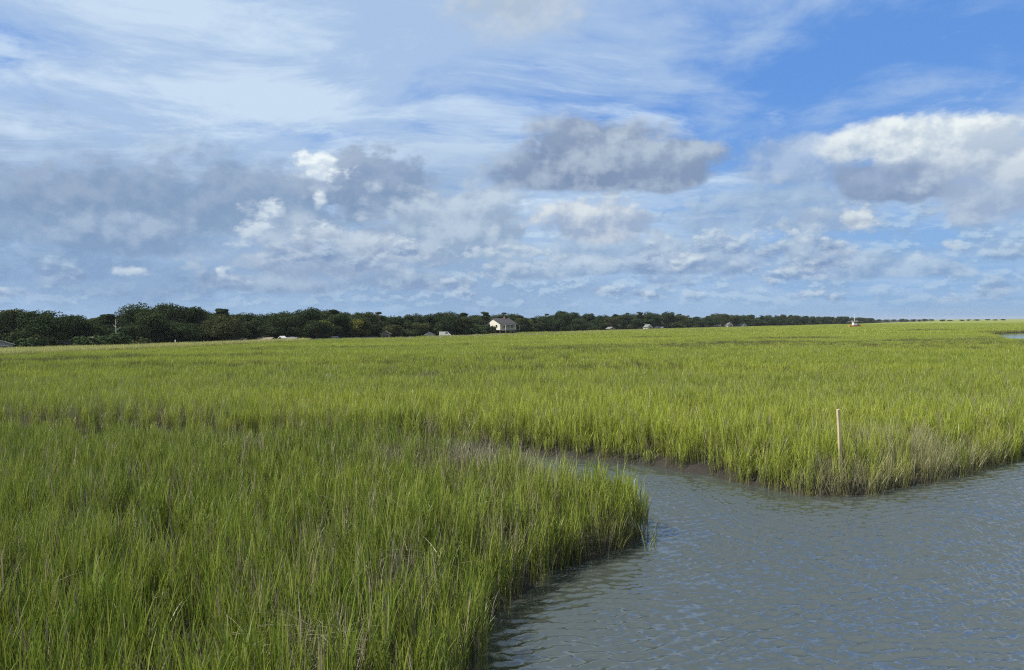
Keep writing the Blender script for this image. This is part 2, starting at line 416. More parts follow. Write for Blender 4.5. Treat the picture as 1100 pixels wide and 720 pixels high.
m_ground, t = new_mat("marsh_mud")
p_ = pos(); sx = N.tree.nodes.new('ShaderNodeSeparateXYZ'); N.tree.links.new(p_.s, sx.inputs[0])
X_, Y_, Z_ = (N(sx.outputs[i]) for i in range(3))
n1 = noise(p_, 1.6, 8, 0.6); n2 = noise(p_, 12.0, 5, 0.6)
mud = mix(n1, (0.012, 0.011, 0.009), (0.028, 0.025, 0.020))
mud = mix(smooth(n2, 0.55, 0.75), mud, (0.055, 0.050, 0.042))
dist_ = (X_ * X_ + Y_ * Y_).f('SQRT')
turf_n = noise(scaled(p_, 0.012, 0.05, 0.0), 1.0, 6, 0.6)
turf = mix(smooth(turf_n, 0.35, 0.65), (0.13, 0.17, 0.018), (0.24, 0.25, 0.035))
turf = mix(smooth(noise(p_, 0.9, 5, 0.6), 0.5, 0.8), turf, (0.05, 0.06, 0.016))
gcol = mix(smooth(dist_, 55.0, 110.0) * smooth(Z_, 0.3, 0.6), mud, turf)
gcol = mix(attr('litter'), gcol, mix(n1, (0.020, 0.020, 0.010), (0.05, 0.045, 0.024)))     # leaf litter in the wood
surf(gcol, rough=0.75, spec=0.25, bump=n1 + n2 * 0.4, bump_s=0.6, bump_d=0.08)
g_me = fast_mesh("ground", V, Q, m_ground, True)
_f = front_of_line(P); lit_ = sstep(-_f, -1.0, 3.0) * (P[:, 0] / np.maximum(P[:, 1], 1) < LP[-2][0] / LP[-2][1]) * (P[:, 1] > 20)
_a = g_me.attributes.new('litter', 'FLOAT', 'POINT'); _a.data.foreach_set('value', lit_.astype(np.float32))
ground = bpy.data.objects.new("ground", g_me); COL.objects.link(ground); ground["kind"] = "structure"

# ---- water
wx = np.concatenate([-np.array(grow(5, 0.05, 1.08, 330))[1:][::-1], np.arange(-5, 19, 0.04), np.array(grow(19, 0.05, 1.07, 600))])
wy = np.concatenate([np.arange(-60, -2, 2.0), np.arange(-2, 8, 0.2), np.arange(8, 26, 0.033), np.array(grow(26, 0.04, 1.06, 300))])
WX, WY = np.meshgrid(wx, wy)
rg = np.random.default_rng(3)
H = np.zeros_like(WX)
wa1 = 0.10 * np.sin(WX * 1.1 + 0.6 * np.sin(WY * 0.8)) + 0.05 * np.sin(WX * 3.1 - WY * 1.7) + 0.03 * np.sin(WX * 5.3 + WY * 2.9)
wa2 = 0.10 * np.sin(WY * 0.9 + 0.7 * np.sin(WX * 0.7)) + 0.06 * np.sin(WX * 2.3 + WY * 2.1) + 0.03 * np.sin(WX * 4.1 - WY * 4.7)
gust = 0.85 + 0.15 * np.sin(WX * 0.33 + 1.2 * np.sin(WY * 0.27)) * np.sin(WY * 0.41 + 1.0)
for i in range(13):
    wl = 0.14 * (2.1 ** rg.random()); k = 6.283 / wl
    a = rg.normal(0.10, 0.55) + math.pi / 2
    X2 = WX + wa1 * math.cos(i * 1.3); Y2 = WY + wa2 * math.sin(i * 1.7 + 1)
    ph = k * (X2 * math.cos(a) + Y2 * math.sin(a)) + rg.random() * 6.283
    env = 0.68 + 0.32 * np.sin(WX * (0.9 + .13 * i) + i * 2.2 + np.sin(WY * 1.3 + i)) * np.sin(WY * (1.2 + .11 * i) + i)
    H += 0.052 * wl * env * gust * (1.6 * (0.5 + 0.5 * np.cos(ph)) ** 2.0)
# ripples die down where the bank shelters the water, and where the sheet is too coarse to carry them
PW = np.stack([WX.ravel(), WY.ravel()], 1)
near = (PW[:, 0] > -9) & (PW[:, 0] < 30) & (PW[:, 1] > 6) & (PW[:, 1] < 34)
sc_ = np.ones(len(PW)) * 0.4; sc_[near] = 0.45 + 0.55 * sstep(-sdist(PW[near], CREEK), 0.1, 2.0)
H = (H - H.mean()).ravel() * sc_ * 1.0
VW = np.column_stack([PW, H]); iw = np.arange(len(wx) * len(wy)).reshape(len(wy), len(wx))
QW = np.stack([iw[:-1, :-1], iw[:-1, 1:], iw[1:, 1:], iw[1:, :-1]], -1).reshape(-1, 4)
m_water, t = new_mat("creek_water")
pw_ = pos()
rip = noise(scaled(pw_, 1.0, 2.4, 1.0), 4.5, 4, 0.6, 0.4)
rip2 = noise(scaled(pw_, 1.0, 1.5, 1.0), 17.0, 2, 0.5)
pb = surf((0.045, 0.054, 0.051), rough=0.015, spec=0.5, bump=rip * 0.7 + rip2 * 0.3, bump_s=0.10, bump_d=0.03)
pb.inputs['IOR'].default_value = 2.6
water = bpy.data.objects.new("creek_water", fast_mesh("creek_water", VW, QW, m_water, True)); COL.objects.link(water)
water["kind"] = "structure"

# ================================================================== marsh grass
# three kinds of leaf material share one recipe: colour along the blade, patchy over the marsh
def leaf_mat(name, base, mid, tip, alt, trans=0.35, band_k=0.7, dead=(0.26, 0.22, 0.16)):
    m, t = new_mat(name)
    h = attr('along'); tone = attr('tone')
    p = pos()
    col = ramp(h, [(0.0, base), (0.30, mid), (1.0, tip)])
    col = mix(smooth(tone, 0.35, 1.0, 0.0, 0.85), col, alt)
    band = noise(scaled(p, 0.020, 0.055, 0.0), 1.0, 5, 0.55)
    col = mix(smooth(band, 0.44, 0.60, 0.0, band_k), col, mix(h, (0.15, 0.16, 0.020), (0.36, 0.41, 0.048)))
    patch = noise(scaled(p, 0.33, 0.45, 0.0), 1.0, 4, 0.6)
    col = mix(smooth(patch, 0.50, 0.72, 0.0, 0.6), col, (0.095, 0.160, 0.014))
    col = mix((tone < 0.0) if False else smooth(tone, 0.06, 0.05), col, dead)
    d = t.nodes.new('ShaderNodeBsdfDiffuse'); tr = t.nodes.new('ShaderNodeBsdfTranslucent'); gl = t.nodes.new('ShaderNodeBsdfGlossy')
    gl.inputs['Roughness'].default_value = 0.45; gl.inputs['Color'].default_value = (0.8, 0.85, 0.8, 1)
    t.links.new(col.s, d.inputs[0]); t.links.new(col.s, tr.inputs[0])
    a = t.nodes.new('ShaderNodeMixShader'); a.inputs[0].default_value = trans
    t.links.new(d.outputs[0], a.inputs[1]); t.links.new(tr.outputs[0], a.inputs[2])
    b = t.nodes.new('ShaderNodeMixShader'); b.inputs[0].default_value = 0.045
    t.links.new(a.outputs[0], b.inputs[1]); t.links.new(gl.outputs[0], b.inputs[2])
    o = t.nodes.new('ShaderNodeOutputMaterial'); t.links.new(b.outputs[0], o.inputs[0])
    return m
m_leaf = leaf_mat("cordgrass_leaf", (0.11, 0.085, 0.035), (0.108, 0.148, 0.018), (0.250, 0.312, 0.036), (0.335, 0.355, 0.060))
m_green = leaf_mat("bank_cordgrass_leaf", (0.09, 0.07, 0.03), (0.068, 0.104, 0.014), (0.162, 0.226, 0.025), (0.245, 0.268, 0.044), band_k=0.35)
m_rush = leaf_mat("rush_leaf", (0.06, 0.05, 0.025), (0.055, 0.062, 0.012), (0.095, 0.110, 0.018), (0.12, 0.11, 0.03), band_k=0.1)
m_straw = leaf_mat("dead_straw", (0.10, 0.085, 0.05), (0.175, 0.165, 0.105), (0.27, 0.26, 0.175), (0.17, 0.15, 0.095), trans=0.2)

def blades(rg, roots, dirs, lens, width, tone, segs=3, droop=0.5, z0=None, hmax=1.4):
    """curved tapering ribbons; returns V, Q, along, tone (per vertex)"""
    n = len(roots)
    t_ = np.linspace(0, 1, segs + 1)
    tw = rg.uniform(0, math.pi, n)
    side = np.stack([np.cos(tw), np.sin(tw), np.zeros(n)], 1)
    out = dirs.copy(); out[:, 2] = 0
    ln = np.linalg.norm(out, axis=1, keepdims=True) + 1e-6; out = out / ln
    V = []
    for j, u in enumerate(t_):
        c = roots + dirs * (lens * u)[:, None] + out * (lens * droop * 0.35 * u ** 2)[:, None]
        c[:, 2] -= lens * droop * 0.30 * u ** 2.5
        w = width * (1.0 - u ** 1.6 * 0.94) * (0.75 + 0.25 * min(1, u * 4 + .2))
        V.append(c - side * (w / 2)[:, None]); V.append(c + side * (w / 2)[:, None])
    V = np.stack(V, 1)                                     # n, 2(segs+1), 3
    k = 2 * (segs + 1)
    base = (np.arange(n) * k)[:, None]
    q = np.concatenate([base + np.array([2 * j, 2 * j + 1, 2 * j + 3, 2 * j + 2]) for j in range(segs)], 1).reshape(-1, 4)
    al = np.clip(V[..., 2] / hmax, 0, 1)
    return V.reshape(-1, 3), q, al.ravel(), np.repeat(tone, k)

def tuft_mesh(name, seed, rad, stems, h, leaves, width, dead=0.08, segs=3, lean=0.06, straw=False, square=False, mat=None):
    rg = np.random.default_rng(seed)
    if square: pos_ = rg.uniform(-rad, rad, (stems, 2))
    else:
        a = rg.uniform(0, 6.283, stems); r_ = rad * np.sqrt(rg.uniform(0, 1, stems)); pos_ = np.stack([r_ * np.cos(a), r_ * np.sin(a)], 1)
    hh = h * np.clip(rg.normal(1, 0.14, stems), 0.55, 1.35)
    ln = rg.normal(0, lean, (stems, 2)); Ls = []
    # the stem itself
    roots = np.column_stack([pos_, np.full(stems, -0.12)]); d = np.column_stack([ln, np.ones(stems)]); d /= np.linalg.norm(d, axis=1)[:, None]
    ton = rg.uniform(0.07, 1, stems); isd = rg.random(stems) < dead; ton[isd] = 0.0
    Ls.append(blades(rg, roots, d, hh * 0.86 + .12, np.full(stems, width * 0.75), ton, segs=2, droop=0.05, hmax=h))
    for i in range(leaves):
        f = (i + rg.uniform(0.2, 0.9, stems)) / (leaves + 0.3)
        start = 0.24 + 0.54 * f
        az_ = rg.uniform(0, 6.283, stems); sp = rg.uniform(0.05, 0.27, stems) * (1.15 - 0.5 * f)
        dd = np.column_stack([ln[:, 0] + sp * np.cos(az_), ln[:, 1] + sp * np.sin(az_), np.ones(stems)]); dd /= np.linalg.norm(dd, axis=1)[:, None]
        rt = roots + d * ((hh * start + .12)[:, None])
        L = hh * rg.uniform(0.24, 0.42, stems) * (0.8 if segs == 2 else 1.0)
        tt = np.clip(ton + rg.normal(0, 0.12, stems), 0.07, 1); tt[isd] = 0.0
        if i == 0: tt[rg.random(stems) < 0.25] = 0.0
        Ls.append(blades(rg, rt, dd, L, width * rg.uniform(0.8, 1.25, stems), tt, segs=segs, droop=rg.uniform(0.05, 0.65), hmax=h))
    V, Q, A, T = [], [], [], []; off = 0
    for v, q, a, t_ in Ls: V.append(v); Q.append(q + off); A.append(a); T.append(t_); off += len(v)
    me = fast_mesh(name, np.concatenate(V), np.concatenate(Q), mat or (m_straw if straw else m_leaf), False)
    for nm, val in (('along', np.concatenate(A)), ('tone', np.concatenate(T))):
        at_ = me.attributes.new(nm, 'FLOAT', 'POINT'); at_.data.foreach_set('value', val.astype(np.float32))
    return me

def scatter(name, protos, P3, rotz, scl, pick, label, cat):
    """one stuff object: tufts set on a cloud of points"""
    coll = bpy.data.collections.new(name + "_tufts")
    for i, me in enumerate(protos):
        o = bpy.data.objects.new("%s_tuft_%02d" % (name, i), me); coll.objects.link(o)
    me = bpy.data.meshes.new(name); me.vertices.add(len(P3)); me.vertices.foreach_set('co', P3.astype(np.float32).ravel())
    a = me.attributes.new('rotv', 'FLOAT_VECTOR', 'POINT'); a.data.foreach_set('vector', rotz.astype(np.float32).ravel())
    a = me.attributes.new('sclv', 'FLOAT_VECTOR', 'POINT'); a.data.foreach_set('vector', scl.astype(np.float32).ravel())
    a = me.attributes.new('pick', 'INT', 'POINT'); a.data.foreach_set('value', pick.astype(np.int32))
    me.materials.append(protos[0].materials[0])
    ob = bpy.data.objects.new(name, me); COL.objects.link(ob)
    ng = bpy.data.node_groups.new(name, 'GeometryNodeTree')
    ng.interface.new_socket("Geometry", in_out='INPUT', socket_type='NodeSocketGeometry')
    ng.interface.new_socket("Geometry", in_out='OUTPUT', socket_type='NodeSocketGeometry')
    nd = ng.nodes; gi = nd.new('NodeGroupInput'); go = nd.new('NodeGroupOutput')
    ci = nd.new('GeometryNodeCollectionInfo'); ci.inputs[0].default_value = coll; ci.inputs[1].default_value = True; ci.inputs[2].default_value = True
    iop = nd.new('GeometryNodeInstanceOnPoints'); iop.inputs['Pick Instance'].default_value = True
    def na(nm, ty):
        n = nd.new('GeometryNodeInputNamedAttribute'); n.data_type = ty; n.inputs[0].default_value = nm; return n.outputs[0]
    L = ng.links.new
    L(gi.outputs[0], iop.inputs['Points']); L(ci.outputs[0], iop.inputs['Instance'])
    L(na('pick', 'INT'), iop.inputs['Instance Index']); L(na('rotv', 'FLOAT_VECTOR'), iop.inputs['Rotation']); L(na('sclv', 'FLOAT_VECTOR'), iop.inputs['Scale'])
    L(iop.outputs[0], go.inputs[0])
    md = ob.modifiers.new("grow", 'NODES'); md.node_group = ng
    ob["kind"] = "stuff"; ob["label"] = label; ob["category"] = cat
    return ob

# where the dead, greyish stands are: centre on the picture at canopy level, reach in metres, strength
DEADS = [((500, 487), 2.2, .9), ((560, 490), 1.8, .85), ((440, 486), 2.0, .6), ((590, 505), 1.0, .6), ((520, 520), 1.0, .5), ((330, 560), 1.0, .35), ((340, 600), 0.9, .3), ((270, 540), 1.0, .15),
         ((150, 560), 0.9, .18), ((260, 470), 1.6, .3), ((960, 462), 2.6, .95), ((1010, 470), 2.6, .95), ((1060, 468), 2.4, .9), ((1095, 462), 2.0, .7), ((930, 500), 1.4, .6), ((905, 480), 1.4, .5),
         ((470, 610), 0.6, .5), ((335, 690), 0.45, .85), ((185, 500), 1.2, .25), ((790, 470), 1.5, .25), ((480, 560), .9, .3), ((60, 690), .6, .12),
         ((20, 441), 3.2, .5), ((110, 440), 3.0, .5), ((210, 440), 2.5, .35), ((320, 447), 2.0, .4), ((430, 455), 2.0, .45), ((330, 400), 6.0, .25), ((420, 398), 7.0, .3), ((620, 392), 7, .2), ((40, 402), 6, .25), ((900, 395), 6, .18)]
DP = [(np.array(w2(x, y, 1.2)), r_, s_) for (x, y), r_, s_ in DEADS]
def dead_amount(P):
    v = np.zeros(len(P))
    for c_, r_, s_ in DP: v = np.maximum(v, s_ * np.exp(-((P[:, 0] - c_[0]) ** 2 + (P[:, 1] - c_[1]) ** 2) / (r_ * r_)))
    return v
def height_at(P, s):
    """stand height: tallest on the creek bank, lower and patchy inside"""
    x, y = P[:, 0], P[:, 1]; r = np.hypot(x, y)
    h = 1.05 + 0.16 * np.exp(-np.abs(s - 1.0) / 1.4) + 0.10 * fnoise(x, y, 9, 0) + 0.10 * fnoise(x, y, 2.6, 1) + 0.07 * fnoise(x, y, 1.1, 2)
    h = h * (1 - 0.22 * sstep(r, 50, 120)) * (1 + 0.10 * fnoise(x, y, 60, 3) * sstep(r, 40, 80))
    bl = np.array(sorted(BACK)); db = np.interp(x, bl[:, 0], bl[:, 1]) - y      # shorter along the back edge of the near point
    h = h * (1 - 0.13 * sstep(-np.abs(db - 0.9), -1.6, -0.6) * (x < -6) * (y < 45))
    return h * (0.62 + 0.38 * sstep(s, -0.05, 0.45))
BANDS = [([(-60, 389), (0, 387.5), (60, 385.5), (120, 383.5), (200, 381.5), (300, 380)], 7.5, .95), ([(560, 376), (700, 372), (800, 370), (1000, 369), (1120, 369)], 22.0, .72),
         ([(716, 370), (780, 367.8), (850, 366.2), (900, 367.5), (960, 365.5), (1060, 364)], 10.0, .95), ([(826, 362.6), (885, 362.4)], 11.0, .9), ([(684, 362.2), (716, 362.4)], 9.0, .9),
         ([(984, 354.6), (1018, 354.4)], 18.0, .9), ([(1040, 357), (1070, 356), (1120, 356)], 14.0, .95), ([(250, 376), (430, 371), (560, 369)], 10.0, .6), ([(0, 436), (200, 434), (420, 440), (560, 452)], 2.2, .6),
         ([(420, 402), (640, 396), (900, 398)], 7.0, .45), ([(0, 412), (180, 408), (330, 412)], 5.0, .45), ([(-50, 397), (150, 394), (330, 392), (600, 386)], 6.0, .5)]
BANDS = [(np.array([w2(x, y, 1.1) for x, y in p_]), w_, s_) for p_, w_, s_ in BANDS]
def rush_amount(P):
    v = np.zeros(len(P))
    for p_, w_, s_ in BANDS:
        a = P[:, 0] / np.maximum(P[:, 1], 1); la = p_[:, 0] / p_[:, 1]
        yy = np.interp(a, la, p_[:, 1]); e = np.maximum(la[0] - a, 0) + np.maximum(a - la[-1], 0)
        ww = w_ * (0.75 + 0.5 * fnoise(P[:, 0], P[:, 1], 30, 2))
        v = np.maximum(v, s_ * np.exp(-((P[:, 1] - yy) / np.maximum(ww, .5)) ** 2 - (e * 40) ** 2))
    return v
def in_view(P, margin=3.0, half=0.74):
    return (P[:, 1] > 4.5) & (np.abs(P[:, 0]) < P[:, 1] * half + margin)
def field(rg, y0, y1, step, margin, sdmin, ditchmin):
    xs_ = np.arange(-y1 * 0.74 - margin, y1 * 0.74 + margin, step); ys_ = np.arange(y0, y1, step)
    A, B = np.meshgrid(xs_, ys_); P = np.stack([A.ravel(), B.ravel()], 1) + rg.uniform(-.55, .55, (A.size, 2)) * step
    P = P[in_view(P, margin)]
    s = land_sd(P); dt = ditch_sd(P)
    ok = (s > sdmin + rg.uniform(0, 0.14, len(P)) * min(step, 1)) & (dt > ditchmin)
    P, s, dt = P[ok], s[ok], dt[ok]
    return P, s, ground_z(P, s, dt)
rg = np.random.default_rng(77)
near_t = [tuft_mesh("cordgrass_tuft", 100 + i, 0.18, 19, 1.0, 5, 0.0135, dead=0.05 + .04 * (i % 3)) for i in range(8)]
green_t = [tuft_mesh("bank_cordgrass_tuft", 130 + i, 0.17, 17, 1.0, 5, 0.0138, dead=0.06 + .05 * (i % 3), lean=0.05, mat=m_green) for i in range(8)]
dead_t = [tuft_mesh("dead_tuft", 200 + i, 0.24, 20, 1.0, 3, 0.008, lean=0.16, straw=True) for i in range(4)]
def place(name, P, s, z, protos, nlive, ndead, hscale, wscale, label, cat, tilt=0.05, deadbase=0.06, nrush=0):
    n = len(P); h = height_at(P, s) * hscale
    da = dead_amount(P) + deadbase + 0.06 * np.clip(fnoise(P[:, 0], P[:, 1], 3.1, 3), 0, 1)
    isd = (rg.random(n) < da) if ndead else np.zeros(n, bool)
    pick = np.where(isd, nlive + rg.integers(0, max(ndead, 1), n), rg.integers(0, nlive, n))
    if nrush: isr = (rg.random(n) < rush_amount(P)) & ~isd; pick = np.where(isr, nlive + ndead + rg.integers(0, max(nrush, 1), n), pick)
    h = np.where(isd, h * rg.uniform(0.8, 1.05, n), h * rg.uniform(0.88, 1.1, n))
    # a light breeze from the left, and stems on the edge leaning out over the water
    rot = np.column_stack([rg.normal(0, tilt, n), rg.normal(0.03, tilt, n), rg.uniform(0, 6.283, n)])
    scl = np.column_stack([np.full(n, wscale), np.full(n, wscale), h])
    return scatter(name, protos, np.column_stack([P, z]), rot, scl, pick, label, cat)
P, s, z = field(rg, 4.5, 46, 0.30, 2.0, -0.04, 0.2)
# clumpy stands: thin out where the wandering value is low
thin_ = fnoise(P[:, 0], P[:, 1], 1.3, 2) + 0.8 * fnoise(P[:, 0], P[:, 1], 0.7, 1)
ok = (rg.random(len(P)) > np.clip(0.30 - 0.55 * thin_, 0.0, 0.62)) | (s < 0.5)
stake_xy = np.array([at_dist(904, 19.35), 19.35])
ok &= ~((np.abs(P[:, 0] - stake_xy[0]) < .2) & (P[:, 1] > 18.7) & (P[:, 1] < 19.5))
P, s, z = P[ok], s[ok], z[ok]
BACKL = np.array(sorted(BACK)); island = (P[:, 1] < np.interp(P[:, 0], BACKL[:, 0], BACKL[:, 1]) + .6) & (P[:, 0] < 4)
print("near tufts", len(P), island.sum())
# a dense fringe right along the water on the near point and round the far one
def fringe(poly, step, keep):
    out = []
    for a, b in zip(poly, np.roll(poly, -1, 0)):
        L_ = np.linalg.norm(b - a); m = (a + b) / 2
        if not (keep(m) and L_ < 3): continue
        nrm = np.array([b[1] - a[1], a[0] - b[0]]) / max(L_, 1e-6)
        for k in range(max(1, int(L_ / step))):
            for rowd in (0.02, 0.16, 0.32):
                p = a + (b - a) * (k + rg.random()) / max(1, int(L_ / step)); q = p + nrm * (rowd + rg.normal(0, .05))
                out.append(q)
    out = np.array(out); s_ = land_sd(out)
    flip = s_ < -0.05; out[flip] = out[flip]
    return out
fr = fringe(CREEK, 0.16, lambda m: 5 < m[1] < 20 and m[0] < 3.6 and m[0] > -2)
sf = land_sd(fr)
if (sf > 0).mean() < 0.3: print("fringe faces the water", (sf > 0).mean())
fr2 = fringe(CREEK, 0.2, lambda m: 18 < m[1] < 30 and 6.3 < m[0] < 20)
for F_, isl in ((fr, True), (fr2, False)):
    s2 = land_sd(F_); F_ = F_[s2 > -0.06]; s2 = s2[s2 > -0.06]; z2 = ground_z(F_, s2) - 0.02
    P = np.concatenate([P, F_]); s = np.concatenate([s, s2 + 0.35]); z = np.concatenate([z, z2]); island = np.concatenate([island, np.full(len(F_), isl)])
place("bank_cordgrass", P[island], s[island], z[island], green_t + dead_t, 8, 4, 1.0, 1.0, "deep green cordgrass on the near point left of the creek", "marsh grass")
place("cordgrass", P[~island], s[~island], z[~island], near_t + dead_t, 8, 4, 0.97, 1.0, "yellow green cordgrass on the far bank of the creek", "marsh grass")

# ------------------------------------------------------------------ middle and far marsh
mid_t = [tuft_mesh("cordgrass_stand", 300 + i, 0.62, 95, 1.0, 5, 0.019, dead=0.04, segs=2, square=True) for i in range(5)]
mid_d = [tuft_mesh("dead_stand", 320 + i, 0.55, 50, 1.0, 3, 0.018, dead=0.3, segs=2, lean=0.14, straw=True, square=True) for i in range(2)]
rush_m = [tuft_mesh("rush_stand", 380 + i, 0.6, 95, 0.95, 4, 0.020, dead=0.1, segs=2, square=True, mat=m_rush) for i in range(3)]
P, s, z = field(rg, 45.2, 175, 0.90, 3, 0.4, 0.1)
P, s, z = (v[front_of_line(P) > 1] for v in (P, s, z))
print("mid", len(P))
place("cordgrass_meadow", P, s, z - 0.38 * sstep(np.hypot(P[:, 0], P[:, 1]), 55, 110), mid_t + mid_d + rush_m, 5, 2, 1.0, 1.0, "open cordgrass meadow spreading from the creek to the wooded shore", "marsh grass", tilt=0.04, deadbase=0.02, nrush=3)
far_t = [tuft_mesh("cordgrass_swath", 340 + i, 2.6, 260, 1.0, 3, 0.085, dead=0.02, segs=2, square=True) for i in range(4)]
rush_f = [tuft_mesh("rush_swath", 390 + i, 2.5, 240, 0.92, 3, 0.08, dead=0.1, segs=2, square=True, mat=m_rush) for i in range(2)]
P, s, z = field(rg, 173, 620, 4.0, 5, 2.5, 1.0)
P, s, z = (v[front_of_line(P) > 3] for v in (P, s, z))
print("far", len(P))
place("distant_cordgrass", P, s, z - 0.40, far_t + rush_f, 4, 0, 0.95, 1.0, "far sunlit cordgrass running out to the horizon", "marsh grass", tilt=0.02, nrush=2)

# tan, half dead grass on the drier rim along the wooded shore
rim_t = [tuft_mesh("rim_stand", 360 + i, 1.3, 110, 1.0, 3, 0.05, dead=0.6, segs=2, straw=True, square=True) for i in range(3)]
pts = []
for px in np.arange(-60, 900, 0.55):
    lo, hi = np.interp(px, [0, 150, 230, 380, 450, 640, 760, 900], [.0, .0, .0, .0, .0, .0, .0, .0]), np.interp(px, [0, 150, 230, 380, 430, 640, 760, 900], [.13, .14, .07, .08, .20, .22, .15, .05])
    if hi - lo < 0.01: continue
    for k in range(5):
        x, y = line_pt(px); f = 1 - rg.uniform(lo, hi); pts.append((x * f, y * f))
P = np.array(pts); s = land_sd(P); z = ground_z(P)
ok = rg.random(len(P)) < np.interp(P[:, 1], [100, 200, 420], [0.55, 0.8, 0.5]); P, z, s = P[ok], z[ok], s[ok]
n = len(P); h = rg.uniform(0.7, 1.1, n) * np.interp(P[:, 1], [110, 170, 250], [0.45, 0.45, 0.5])
scatter("dry_shore_grass", rim_t, np.column_stack([P, z - 0.1]), np.column_stack([rg.normal(0, .03, n), rg.normal(0, .03, n), rg.uniform(0, 6.28, n)]),
        np.column_stack([np.ones(n), np.ones(n), h]), rg.integers(0, 3, n), "tan dry grass along the foot of the far woods", "dry grass")

# a paler stand of short cordgrass along the left shore, in front of the rim
pts = []
for px in np.arange(-80, 330, 0.8):
    for k in range(8):
        x, y = line_pt(px); f_ = 1 - rg.uniform(np.interp(px, [0, 330], [.04, .03]), np.interp(px, [0, 330], [.20, .06])); pts.append((x * f_, y * f_))
P = np.array(pts); z = ground_z(P); n = len(P)
m_pale = leaf_mat("pale_cordgrass_leaf", (0.16, 0.16, 0.05), (0.33, 0.35, 0.09), (0.48, 0.50, 0.15), (0.46, 0.44, 0.16), band_k=0.0)
pale_t = [tuft_mesh("pale_stand", 370 + i, 0.8, 110, 0.95, 3, 0.03, dead=0.2, segs=2, square=True, mat=m_pale) for i in range(2)]
scatter("pale_cordgrass", pale_t, np.column_stack([P, z - 0.25]), np.column_stack([rg.normal(0, .03, n), rg.normal(0, .03, n), rg.uniform(0, 6.28, n)]),
        np.column_stack([np.ones(n), np.ones(n), rg.uniform(.95, 1.15, n)]), rg.integers(0, 2, n), "pale yellow cordgrass strip in front of the left woods", "marsh grass")

# ================================================================== things
def thing(name, label, cat, loc=(0, 0, 0), rz=0.0, group=None):
    o = bpy.data.objects.new(name, None); COL.objects.link(o); o.empty_display_size = 0.3
    o.location = loc; o.rotation_euler = (0, 0, rz); o["label"] = label; o["category"] = cat
    if group: o["group"] = group
    return o
def gz(x, y):
    if y > 100: return 0.71 + 0.04 * float(fnoise(x, y, 7, 3)) + 0.0105 * float(fnoise(x, y, 0.9, 1))
    return float(ground_z(np.array([[x, y]], float))[0])

def foliage_mat(name, dark, light, warm):
    m, t = new_mat(name)
    oi = t.nodes.new('ShaderNodeObjectInfo'); r_ = N(oi.outputs['Random'])
    tone = attr('tone')
    col = mix(tone, dark, light)
    col = mix(smooth(r_, 0.45, 1.0, 0.0, 0.7), col, warm)
    d = t.nodes.new('ShaderNodeBsdfDiffuse'); tr = t.nodes.new('ShaderNodeBsdfTranslucent')
    t.links.new(col.s, d.inputs[0]); t.links.new(col.s, tr.inputs[0])
    a = t.nodes.new('ShaderNodeMixShader'); a.inputs[0].default_value = 0.2
    t.links.new(d.outputs[0], a.inputs[1]); t.links.new(tr.outputs[0], a.inputs[2])
    o = t.nodes.new('ShaderNodeOutputMaterial'); t.links.new(a.outputs[0], o.inputs[0])
    return m
m_oak = foliage_mat("oak_leaves", (0.020, 0.034, 0.016), (0.048, 0.070, 0.029), (0.070, 0.074, 0.033))
m_oliv = foliage_mat("olive_leaves", (0.055, 0.075, 0.018), (0.11, 0.13, 0.03), (0.15, 0.14, 0.03))
m_bark, t = new_mat("bark")
surf(mix(noise(scaled(pos(), 3, 3, 0.8), 4, 5, 0.6), (0.04, 0.033, 0.027), (0.11, 0.095, 0.08)), rough=0.9)

